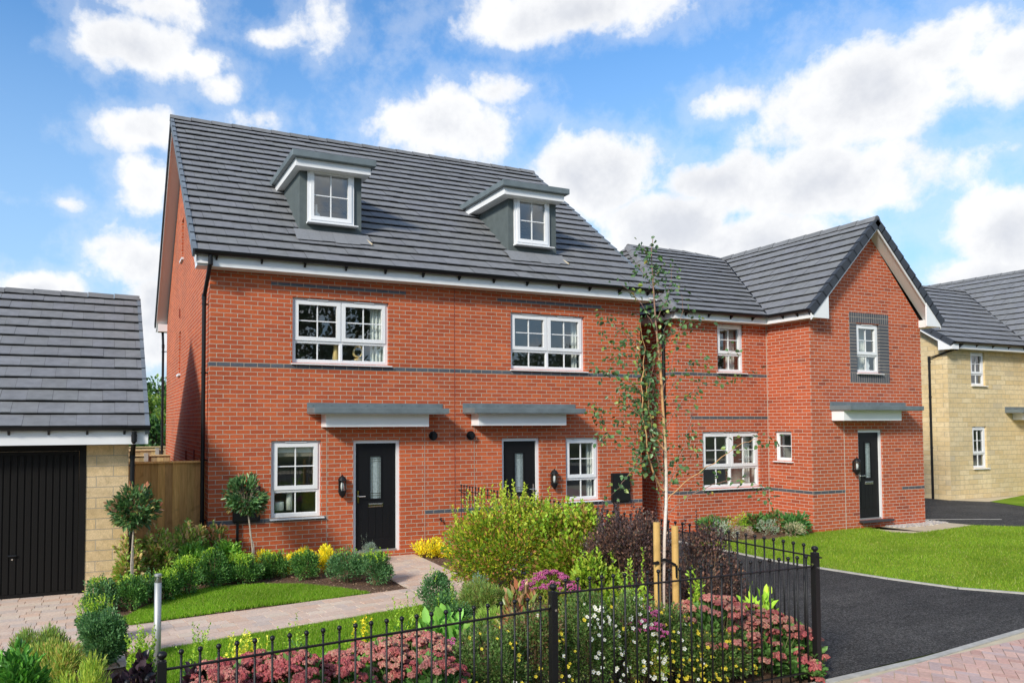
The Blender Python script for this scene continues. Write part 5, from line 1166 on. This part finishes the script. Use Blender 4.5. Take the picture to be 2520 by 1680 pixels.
for i,(cx,top,w,Y,nh,pale,lab) in enumerate(((505,1512,128,-7.05,60,0,'crimson sedum clump next to the left railing post'),(600,1494,120,-6.85,60,0,'crimson sedum clump second from the left railing post'),(690,1490,110,-7.15,52,0,'low deep pink sedum clump left of the pale leaved plant'),(790,1494,120,-7.0,54,0,'sedum clump just right of the pale leaved plant'),(880,1466,128,-6.75,62,1,'tall pale pink sedum clump left of centre'),(968,1448,124,-6.7,64,1,'tallest pale pink sedum clump near the box shrubs'),(1000,1490,120,-7.15,44,0,'rosy sedum clump at the left edge of the yellow flowered shrub'),
    (1640,1362,130,-7.12,66,1,'salmon pink sedum clump left of the lime leaved plant'),(1745,1392,120,-7.2,60,1,'salmon pink sedum clump in front of the lime leaved plant'),(1806,1420,88,-7.3,44,0,'sedum clump at the right hand end of the railing'),(1815,1490,60,-7.38,26,0,'small low sedum clump beside the right railing post'))):
    sedum(lab,cx,top,w,Y,nh,200+i,pale)
POTG=[(.07,.13,.03),(.10,.17,.045),(.13,.20,.055),(.14,.14,.055),(.05,.09,.025)]
def potentilla(lab,cx,top,w,Y,n,nfy,nfw,seed,pal=POTG,ry=.35):
    rs=np.random.default_rng(seed); q=pb(cx,top,w,Y); rx=q['rx']; h=q['h']
    root=bush('flowering_shrub',lab,'flowering shrub',q['x'],Y,rx,ry,h*1.03,int(n*1.5),.030,pal,.5,26,16,None,group='white and yellow flowered shrubs behind the railing',spread=.42,cs=.34,sprh=.10,up=.3)
    for nf,ms,sd in ((nfy,YF,1),(nfw,WF,2)):
        pts=[]
        for i in range(nf):
            a=rs.uniform(math.pi*.95,math.pi*2.05); e=rs.uniform(.02,1.0); rr=math.sqrt(max(0,1-(e*.98)**2)) if e>.35 else .98
            if sd==2 : a=rs.normal(1.5*math.pi,.5)
            x=math.cos(a)*rr*rx*1.02; y=math.sin(a)*rr*ry*1.08-.01; pts.append((x,y,h*(.12+.88*e)+rs.uniform(-.02,.03)))
        heads(root,ms,pts,(.7,1.15),.4,(-.3,-1,.5),seed+sd)
potentilla('yellow flowered shrub right of the pink sedums',1120,1440,170,-6.95,8000,34,2,301)
potentilla('brown tinged yellow flowered shrub left of the middle railing post',1226,1402,130,-6.9,6500,22,5,302,POTG+[(.12,.07,.035),(.14,.08,.04)])
potentilla('white flowered shrub directly right of the middle railing post',1345,1372,140,-6.95,8500,2,52,303)
potentilla('white flowered shrub in front of the left birch stake',1440,1366,124,-7.0,7500,8,48,304)
potentilla('tall yellow flowered shrub in front of the birch trunk',1530,1396,130,-7.05,7500,46,8,305)
potentilla('yellow flowered shrub left of the salmon sedums',1640,1450,160,-7.25,7500,62,0,306,ry=.26)
def spirea(lab,cx,top,w,Y,nh,seed):
    rs=np.random.default_rng(seed); q=pb(cx,top,w,Y); h=q['h']
    root=bush('spirea','x','flowering shrub',q['x'],Y,q['rx'],.3,h*.96,1500,.038,[(.25,.34,.05),(.16,.26,.04),(.30,.25,.06)],.4,group='magenta flowered spireas')
    root['label']=lab; pts=[]
    for i in range(nh):
        a=rs.uniform(0,2*math.pi); r_=math.sqrt(rs.random()); pts.append((math.cos(a)*r_*q['rx'],math.sin(a)*r_*.3,h*(1-.3*r_**2)+rs.uniform(-.03,.02)))
    heads(root,SPIM,pts,(.7,1.4),.4,None,seed)
spirea('spirea with magenta flower heads in front of the arching golden shrub',1258,1312,128,-5.2,70,401)
spirea('small magenta spirea between the middle post and the birch stakes',1480,1392,70,-7.1,36,402)
spirea('low magenta spirea at the back of the left sedums',1058,1474,60,-6.4,26,403)
# plants under the wall of the gabled house
for cx,top,w,Y,lab,pal,leaf,asp in ((1639,1186,68,-.55,'dark green leafy plant at the left end of the bed under the big window',[(.04,.12,.03),(.07,.17,.04),(.12,.10,.04)],.09,.4),(1689,1174,52,-.35,'lime green fine leaved plant under the big window of the gabled house',[(.28,.42,.03),(.2,.35,.03)],.05,.2),(1732,1178,58,-.35,'leafy green plant under the right edge of the big window',[(.04,.12,.03),(.07,.17,.04),(.14,.10,.04)],.09,.4),(1790,1176,62,-.75,'leafy green plant in the inner corner of the gabled house',[(.04,.12,.03),(.07,.17,.04),(.14,.10,.04)],.09,.4),(1826,1180,56,-1.1,'leafy green plant at the brick corner of the gabled house',[(.04,.12,.03),(.07,.17,.04)],.09,.4),
    (1672,1194,56,-.95,'silver grey tuft at the left of the mulch bed',[(.28,.32,.26),(.35,.38,.32)],.045,.2),(1705,1206,44,-1.0,'pinkish brown tuft beside the silver tuft',[(.30,.22,.19),(.25,.2,.16)],.045,.2),(1765,1190,50,-.95,'round silver green tuft in the middle of the mulch bed',[(.22,.30,.22),(.30,.36,.28)],.045,.2),(1820,1200,48,-1.3,'straw coloured tuft nearest the lawn corner',[(.38,.34,.22),(.30,.28,.18)],.045,.2)):
    q=pb(cx,top,w,Y); bush('bed_plant',lab,'plant',q['x'],Y,q['rx'],q['rx']*.8,max(q['h'],.22),600,leaf,pal,asp,8,0,None,group='small plants in the bed under the gabled house wall',shape='quad' if asp>.3 else 'tri',stems=3)
q=pb(8,1440,60,-6.3)
root=thing('striped_grass_plant','strappy plant with yellow striped leaves at the left edge of the picture','plant',(q['x']-.1,-6.4,G)); mb=MB(); rnd=random.Random(8)
for i in range(46):
    a=rnd.uniform(0,2*math.pi); L=rnd.uniform(.5,.8); p=Vector((0,0,0)); dv=Vector((math.cos(a)*.25,math.sin(a)*.25,1)).normalized(); c=rnd.choice([(.45,.50,.08),(.2,.33,.05),(.55,.52,.12)]); w_=.013; s=Vector((-math.sin(a),math.cos(a),0))
    for k in range(6):
        p2=p+dv*L/6; mb.poly([p-s*w_,p+s*w_,p2+s*w_*.85,p2-s*w_*.85],c); p=p2; w_*=.85; dv=(dv+Vector((math.cos(a)*.2,math.sin(a)*.2,-.16))).normalized()
mb.build('foliage',M['leaf'],root)

# ------------------------------------------------------------------ birch and stakes
BY=-6.8
def bpt(px,py,dy=0): p=at(px,py,BY+dy); return p
tb=bpt(1524,1352); root=thing('birch_tree','young birch with slender white trunk and small leaves tied between two stakes','tree',(tb.x,BY,G))
o_=Vector((tb.x,BY,G)); bt=MB(); rs=np.random.default_rng(77); LP=[];LD=[]
W_=(.66,.52,.43); O_=(.62,.34,.14); T_=(.30,.17,.12)
tp=[(1524,1460),(1524,1352),(1526,1240),(1530,1160),(1530,1080),(1527,1000),(1522,930),(1518,860),(1512,800),(1506,740),(1502,680),(1498,620),(1496,575),(1500,545)]
tz=[bpt(*p)-o_ for p in tp]; tz[0].z=-.05
bt.tube(tz,[.0165,.016,.0155,.015,.0145,.0135,.0125,.012,.010,.0085,.007,.005,.004,.003],9,c=[W_,W_,(.68,.56,.47),(.74,.68,.62),(.70,.60,.48),(.62,.42,.2),O_,O_,(.5,.28,.14),T_,T_,T_,T_,T_])
bt.build('trunk',M['bark'],root)
BR=[([(1524,1130),(1505,1090),(1488,1040),(1478,960),(1474,880),(1480,820),(1470,740)],-.05,.010,O_),
 ([(1524,1030),(1500,1000),(1490,940),(1485,860),(1462,800),(1440,760)],.1,.008,O_),
 ([(1528,1140),(1505,1030),(1480,940),(1460,900),(1420,870)],.15,.006,T_),
 ([(1530,1130),(1560,1060),(1580,990),(1600,900),(1620,840)],.1,.006,T_),
 ([(1531,1150),(1570,1110),(1640,1060),(1700,1020),(1740,1005),(1780,1010)],-.15,.006,O_),
 ([(1531,1180),(1580,1140),(1640,1110),(1700,1100),(1750,1120),(1762,1150)],-.2,.005,T_),
 ([(1528,980),(1560,930),(1600,890),(1660,870),(1730,862)],-.1,.005,T_),
 ([(1521,930),(1555,870),(1590,830),(1650,820),(1700,800)],.1,.005,T_),
 ([(1520,900),(1545,830),(1560,760),(1570,700),(1560,660)],.0,.005,T_),
 ([(1516,840),(1480,800),(1440,770),(1400,730),(1385,720)],-.1,.005,T_),
 ([(1514,820),(1540,770),(1580,740),(1620,745)],-.1,.004,T_),
 ([(1508,760),(1480,710),(1450,670),(1425,650)],.1,.004,T_),
 ([(1506,740),(1530,690),(1540,650),(1548,610)],.0,.004,T_),
 ([(1500,660),(1478,630),(1460,600)],.0,.003,T_),([(1499,640),(1520,615),(1530,600)],.0,.003,T_),([(1497,600),(1484,580),(1478,560)],0,.002,T_),
 ([(1526,1000),(1490,960),(1440,930),(1400,925),(1370,930)],-.1,.005,T_),
 ([(1524,960),(1480,900),(1430,870),(1390,860),(1375,850)],.0,.005,T_),
 ([(1527,1040),(1480,990),(1430,960),(1380,970),(1365,940)],.1,.005,T_),
 ([(1528,1080),(1490,1030),(1440,1000),(1390,1000),(1370,1010)],-.1,.004,T_),
 ([(1519,870),(1490,850),(1440,830),(1400,800),(1395,760)],.15,.004,T_),
 ([(1529,1100),(1560,1080),(1590,1050),(1600,1010)],.0,.004,T_),
 ([(1530,1060),(1500,1020),(1485,960),(1500,900),(1495,850)],.05,.005,T_),
 ([(1530,1200),(1510,1120),(1500,1080),(1480,1060)],.1,.004,T_),
 ([(1486,1050),(1450,1080),(1420,1120),(1400,1140)],-.15,.004,T_),
 ([(1478,960),(1440,930),(1420,900),(1410,820)],.05,.004,T_),([(1488,900),(1500,830),(1520,780),(1530,740)],-.1,.004,T_)]
for pts,dy,r_,c in BR:
    n=len(pts); P3=[bpt(p[0],p[1],dy*i/(n-1)*1.6)-o_ for i,p in enumerate(pts)]
    Q=[]
    for i in range(n-1):
        for k in range(4): Q.append(P3[i].lerp(P3[i+1],k/4)+Vector(rs.normal(size=3)*.006))
    Q.append(P3[-1]); rr=[r_*(1-.8*i/(len(Q)-1)) for i in range(len(Q))]
    MB().tube(Q,rr,6,c=c).build('branch',M['bark'],root)
    L=0
    for i in range(int(len(Q)*.22),len(Q)):
        m=rs.integers(0,7) if i<len(Q)-1 else 3
        for j in range(m):
            off=rs.normal(size=3)*np.array([.045,.045,.035]); LP.append(np.array(Q[i])+off); LD.append(off/ .05+np.array([0,0,-.6])+rs.normal(size=3)*.4)
# denser leafy core left of the trunk
for i in range(190):
    t=rs.random(); px=1480+rs.normal()*20-8*math.sin(t*9); py=800+t*290; LP.append(np.array(bpt(px,py,rs.normal()*.12)-o_)); LD.append(rs.normal(size=3)+np.array([0,0,-.7]))
for i in range(55):
    t=rs.random(); px=1500+rs.normal()*(8+14*t); py=548+t*230; LP.append(np.array(bpt(px,py,rs.normal()*.06)-o_)); LD.append(rs.normal(size=3)+np.array([0,0,-.5]))
LP=np.array(LP);LD=np.array(LD)
V,Fc,k=leafarr(LP,LD,.053*rs.uniform(.65,1.1,len(LP)),.74,'quad',rs); C=colarr(len(LP),[(.055,.11,.04),(.08,.15,.05),(.045,.09,.04),(.17,.22,.05),(.24,.20,.05)],rs,w=[.38,.3,.2,.10,.02])
npmesh('foliage',V,Fc,np.repeat(C,k,0),M['glossleaf'],root)
for px,top,lab in ((1508,1199,'left round timber stake beside the birch trunk, the taller one'),(1550,1207,'right round timber stake beside the birch, stained brown at the top')):
    a=bpt(px,top,-.02); r_=.033
    MB().tube([(0,0,-.1),(0,0,a.z-G)],r_,16).build('timber_stake',M['stake'],None,loc=(a.x,a.y,G)); o=bpy.context.scene.objects[-1] if False else None
stk=[o for o in bpy.data.objects if o.name.startswith('timber_stake')]
tag(stk[0],'left round timber stake beside the birch trunk, the taller one','stake','two stakes holding the birch'); tag(stk[1],'right round timber stake beside the birch trunk','stake','two stakes holding the birch')
t=MB(); a=bpt(1506,1292,-.05); b_=bpt(1526,1284,-.03); c_=bpt(1552,1297,-.052)
t.box(a.x-.036,a.y-.01,a.z-.014,a.x+.036,a.y-.004,a.z+.014)
for p,q in ((a,b_),(b_,c_)):
    t.hexa([p+Vector((0,-.004,-.014)),q+Vector((0,-.004,-.014)),q+Vector((0,.0,-.014)),p+Vector((0,0,-.014))],[p+Vector((0,-.004,.014)),q+Vector((0,-.004,.014)),q+Vector((0,0,.014)),p+Vector((0,0,.014))])
t.hexa([c_+Vector((-.01,-.012,-.12)),c_+Vector((.008,-.012,-.13)),c_+Vector((.008,-.008,-.13)),c_+Vector((-.01,-.008,-.12))],[c_+Vector((-.014,-.012,0)),c_+Vector((.012,-.012,0)),c_+Vector((.012,-.008,0)),c_+Vector((-.014,-.008,0))])
tag(t.build('tree_tie',M['black']),'black rubber strap tying the birch trunk to its stakes','tree tie')

# ------------------------------------------------------------------ railings
def bar(mb,x,y,z0,z1):
    mb.tube([(x,y,z0),(x,y,z1-.05)],.0082,8)
    mb.lathe(x,y,[(.0062,z1-.052),(.010,z1-.046),(.010,z1-.040),(.006,z1-.036),(.009,z1-.034),(.015,z1-.027),(.0175,z1-.0175),(.015,z1-.008),(.009,z1-.002),(.001,z1)],12)
R1=thing('front_railing','black iron railing with ball finials along the front of the planting bed','railing',(1.67,-7.62,G)); oR=(1.67,-7.62,G); RY_=-7.62
PX=[(-4.1,.05),(-1.23,.18),(1.67,.35),(4.57,.45)]
for x,zt in PX:
    m=MB(); m.box(x-.028,RY_-.028,G-.1,x+.028,RY_+.028,zt-.06); m.lathe(x,RY_,[(.018,zt-.06),(.014,zt-.053),(.014,zt-.047),(.024,zt-.04),(.031,zt-.026),(.031,zt-.018),(.024,zt-.006),(.012,zt-.001),(.001,zt)],16)
    m.build('post',M['iron'],R1,off=oR,bevel=.003)
    if x>0: MB().tube([(x-.029,RY_-.0,zt-.17),(x-.034,RY_,zt-.17)],.011,10).tube([(x+.005,RY_-.028,zt-.20),(x+.005,RY_-.033,zt-.20)],.010,10).build('bolt',M['chrome'],R1,off=oR)
for (xa,za),(xb,zb_),r0,r1 in ((PX[0],PX[1],-.10,-.08),(PX[1],PX[2],.065,.16),(PX[2],PX[3],.27,.262)):
    m=MB(); 
    for dz in (0,):
        m.hexa([(xa+.028,RY_-.011,r0-.006),(xb-.028,RY_-.011,r1-.006),(xb-.028,RY_+.011,r1-.006),(xa+.028,RY_+.011,r0-.006)],[(xa+.028,RY_-.011,r0+.006),(xb-.028,RY_-.011,r1+.006),(xb-.028,RY_+.011,r1+.006),(xa+.028,RY_+.011,r0+.006)])
    m.build('top_rail',M['iron'],R1,off=oR)
    m=MB().box(xa+.028,RY_-.011,G+.09,xb-.028,RY_+.011,G+.103); m.build('bottom_rail',M['iron'],R1,off=oR)
    for k in range(24):
        if xa<-2 and k<14: continue
        x=xa+.116*(k+1)+.0; t_=(x-xa)/(xb-xa); zr=r0+(r1-r0)*t_
        mm=MB(); bar(mm,x,RY_,G-.02,zr+.112+(-.0)); mm.build('bar',M['iron'],R1,off=oR,smooth=True)
R2=thing('side_railing','black iron railing with ball finials running from the corner post back to the house wall','railing',(4.57,-3.8,G)); oR=(4.57,-3.8,G)
m=MB().box(4.559,-7.59,.345,4.581,0,.357); m.build('top_rail',M['iron'],R2,off=oR); MB().box(4.559,-7.59,G+.09,4.581,0,G+.102).build('bottom_rail',M['iron'],R2,off=oR)
MB().tube([(4.57,-7.648,.35),(4.57,-7.69,.35)],.008,8).build('bolt',M['iron'],R2,off=oR)
for k in range(65):
    mm=MB(); bar(mm,4.57,-7.50+.1155*k,G-.02,.46); mm.build('bar',M['iron'],R2,off=oR,smooth=True)
# ------------------------------------------------------------------ bollard light
B=thing('bollard_light','slim brushed steel bollard light with clear top beside the lower lawn','bollard light',(-1.12,-5.5,G))
MB().lathe(0,0,[(.031,-.02),(.031,.985)],20).lathe(0,0,[(.026,.985),(.010,1.03),(.010,1.04)],16).build('bollard_tube',M['steel'],B,smooth=True)
MB().lathe(0,0,[(.031,1.043),(.031,1.058),(.028,1.062)],20).build('bollard_cap',M['steel'],B)
MB().lathe(0,0,[(.029,.987),(.029,1.042)],20).build('clear_lens',M['glass'],B)
# ------------------------------------------------------------------ fences
def board_fence(name,lab,x0,x1,y,z0,z1,mat,w=.115,posts=()):
    r_=thing(name,lab,'fence',((x0+x1)/2,y,G)); of=((x0+x1)/2,y,G); x=x0
    mb=MB(); rnd=random.Random(int(x0*10)+77)
    while x<x1:
        e=min(x+w,x1); t=rnd.uniform(.72,1.2); mb.hexa([(x,y-.012,z0),(e,y-.005,z0),(e,y,z0),(x,y,z0)],[(x,y-.012,z1),(e,y-.005,z1),(e,y,z1),(x,y,z1)],(t,t*rnd.uniform(.95,1.05),t*rnd.uniform(.9,1.05))); x+=w
    mb.build('fence_boards',M[mat],r_,off=of)
    MB().box(x0,y-.045,z1,x1,y+.03,z1+.03,(1.3,1.3,1.3)).build('capping_rail',M[mat],r_,off=of)
    for px in posts: MB().box(px-.05,y-.06,G,px+.05,y+.03,z1+.07).build('fence_post',M['kerb'],r_,off=of)
board_fence('timber_fence','brown treated timber fence between the garage and the brick house',-1.22,-.01,.36,G,.955,'fence')
board_fence('timber_fence','pale timber fence farthest back between the garage and the house',-2.2,.4,14,G,.80,'farfence',.15)
board_fence('timber_fence','pale timber fence with white post, nearer of the two behind the brown fence',-1.2,-.05,7,G,.80,'farfence',.14,(-.62,))
board_fence('timber_fence','pale timber fence with white post, middle one behind the brown fence',-1.2,-.02,9.6,G,.84,'farfence',.14,(-.2,))
# ------------------------------------------------------------------ trees far behind and across the road (the latter show in the windows)
def bigtree(lab,x,y,h,rx,zlow,n,seed,pal,leaf=.22,group=None,z0=G):
    rs=np.random.default_rng(seed); root=thing('leafy_tree',lab,'tree',(x,y,z0),group)
    cl=[]; 
    for i in range(34):
        d=rs.normal(size=3); d/=np.linalg.norm(d); c=np.array([d[0]*rx*.7,d[1]*rx*.7,(h+zlow)/2+d[2]*(h-zlow)*.38]); cl.append((c,np.array([1,1,.8])*rx*rs.uniform(.2,.38)))
    P,d=shell(n,rs,cl,.4); D=d+np.array([0,0,.3])+rs.normal(size=P.shape)*.5; C=colarr(n,pal,rs)
    V,Fc,k=leafarr(P,D,leaf*rs.uniform(.6,1.3,n),.6,'tri',rs); npmesh('crown',V,Fc,np.repeat(C,k,0),M['farleaf' if y<0 else 'leaf'],root)
    t=MB(); t.tube([(0,0,-.1),(0,0,h*.3),(.1,0,h*.75)],[h*.03,h*.022,h*.008],8)
    for i in range(8):
        c=cl[i][0]; t.tube([(0,0,h*.25+i*.05*h),(c[0]*.5,c[1]*.5,c[2]*.8),tuple(c)],[h*.012,h*.008,h*.003],6)
    t.build('trunk',M['stem'],root)
TG=[(.03,.075,.025),(.05,.11,.03),(.07,.14,.035),(.11,.17,.03)]
def gx(px,Y): return at(px,950,Y).x
bigtree('yellow green tree between the garage roof and the brick house',gx(362,26),26,at(350,895,26).z-G,2.2,.3,9000,501,[(.10,.17,.03),(.14,.20,.03),(.07,.13,.03)],.20,'trees behind the timber fences')
bigtree('dark tree left of the yellow green tree behind the garage',gx(338,30),30,at(340,866,30).z-G,2.6,.3,9000,502,TG,.22,'trees behind the timber fences')
bigtree('low dark tree behind the pale timber fences',gx(355,22),22,at(350,960,22).z-G,1.7,.1,8000,503,TG[:3],.18,'trees behind the timber fences')
for i,(x,y,h,rx,lab) in enumerate(((4,-34,13,6.5,'broad tall tree across the road behind the viewer, left one'),(13,-36,14,6.5,'broad tall tree across the road behind the viewer, second from left'),(26,-44,9.5,5.5,'rounded tree across the road behind the viewer, third from left'),(38,-46,10,6,'rounded tree across the road behind the viewer, fourth from left'),(50,-44,11,6.5,'rounded tree across the road behind the viewer, farthest right'),(-8,-38,12,6,'broad tree across the road behind the viewer, farthest left'))):
    bigtree(lab,x,y,h,rx,1.5,5200,520+i,TG,.45,'trees across the road')
# ------------------------------------------------------------------ lawns
def blades(name,lab,poly,n,hgt,pal,seed,z=G,jitter=.3):
    rs=np.random.default_rng(seed); xs=[p[0] for p in poly]; ys=[p[1] for p in poly]
    X=rs.uniform(min(xs),max(xs),n*2); Y=rs.uniform(min(ys),max(ys),n*2)
    inm=np.zeros(len(X),bool); m=len(poly)
    for i in range(m):
        x1,y1=poly[i]; x2,y2=poly[(i+1)%m]
        if y1==y2: continue
        c=((y1>Y)!=(y2>Y))&(X<(x2-x1)*(Y-y1)/(y2-y1)+x1); inm^=c
    X=X[inm][:n];Y=Y[inm][:n]; n=len(X)
    a=rs.uniform(0,2*np.pi,n); h=hgt*rs.uniform(.5,1.2,n)*(1+.25*np.sin(X*2.1+1)*np.cos(Y*2.7)); w=.0045*rs.uniform(.7,1.4,n); B0=np.stack([X,Y,np.full(n,z)],1)
    sd=np.stack([np.cos(a),np.sin(a),np.zeros(n)],1)*w[:,None]; ln=rs.normal(size=(n,2))*.35*h[:,None]; tip=B0+np.concatenate([ln,h[:,None]],1)
    V=np.stack([B0-sd,B0+sd,tip],1).reshape(-1,3); Fc=np.arange(3*n).reshape(-1,3)
    C=colarr(n,pal,rs,.2); pat=.5+.5*np.sin(X*1.3+2*np.sin(Y*1.7))*np.cos(Y*1.9+np.sin(X*2.3)); C=C*(.85+.3*pat[:,None])*np.array([1.0,1,1]); 
    dry=rs.random(n)<.06; C[dry]=colarr(dry.sum(),[(.35,.33,.12),(.30,.32,.10)],rs)
    V[:,2]+=0; o=npmesh(name,V,Fc,np.repeat(np.clip(C,0,1),3,0),M['grass']); return stuff(o,lab,'grass')
GP=[(.14,.28,.012),(.18,.32,.02),(.11,.23,.012),(.24,.35,.035)]
cres=[g2(272,1424),g2(330,1396),g2(420,1362),g2(500,1348),g2(600,1342),g2(700,1344),g2(790,1352),g2(852,1362),g2(760,1376),g2(600,1393),g2(450,1414),g2(300,1436)]
sheet('upper_lawn',cres,G+.006,'turf'); blades('grass','crescent of grass between the hedge row and the garden path',cres,60000,.045,GP,61)
low=[g2(300,1506),g2(380,1492),g2(500,1472),g2(640,1448),g2(800,1424),g2(968,1393),g2(1000,1400),g2(985,1440),(1.4,-5.6),(.6,-6.1),(-.6,-6.3),(-1.2,-6.2),(-1.35,-5.2)]
sheet('lower_lawn',low,G+.006,'turf'); blades('grass','strip of lower lawn between the garden path and the front bed',low,110000,.045,GP,62)
GP3=[(.14,.24,.015),(.18,.28,.02),(.11,.20,.012),(.25,.31,.035)]
blades('grass','broad lawn in front of the gabled house',LAWN3,170000,.04,GP3,63)
# bark chips on the beds
rs=np.random.default_rng(9); n=9000; X=rs.uniform(-1.6,4.5,n); Y=rs.uniform(-6.2,-.1,n)
P_=np.stack([X,Y,np.full(n,G+.003)+rs.random(n)*.012],1); 
keep=np.array([not(inside([A,Cc,D_,F_],x,y) or inside([(2.5,-2.45),(3.60,-2.2),(3.66,-.02),(2.42,-.02)],x,y) or inside([Cc,D_,(3.52,-3.3),(3.60,-2.2),(2.5,-2.45)],x,y) or inside(cres,x,y) or inside(low,x,y) or (x<-1.3)) for x,y in zip(X,Y)])
P_=P_[keep]; D=rs.normal(size=P_.shape); D[:,2]*=.25; V,Fc,k=leafarr(P_,D,.035*rs.uniform(.4,1.3,len(P_)),.45,'tri',rs); C=colarr(len(P_),[(.16,.10,.07),(.26,.17,.12),(.36,.25,.18),(.09,.055,.04)],rs)
stuff(npmesh('bark_chips',V,Fc,np.repeat(C,k,0),M['chip']),'brown bark chips covering the planting beds','bark chips')
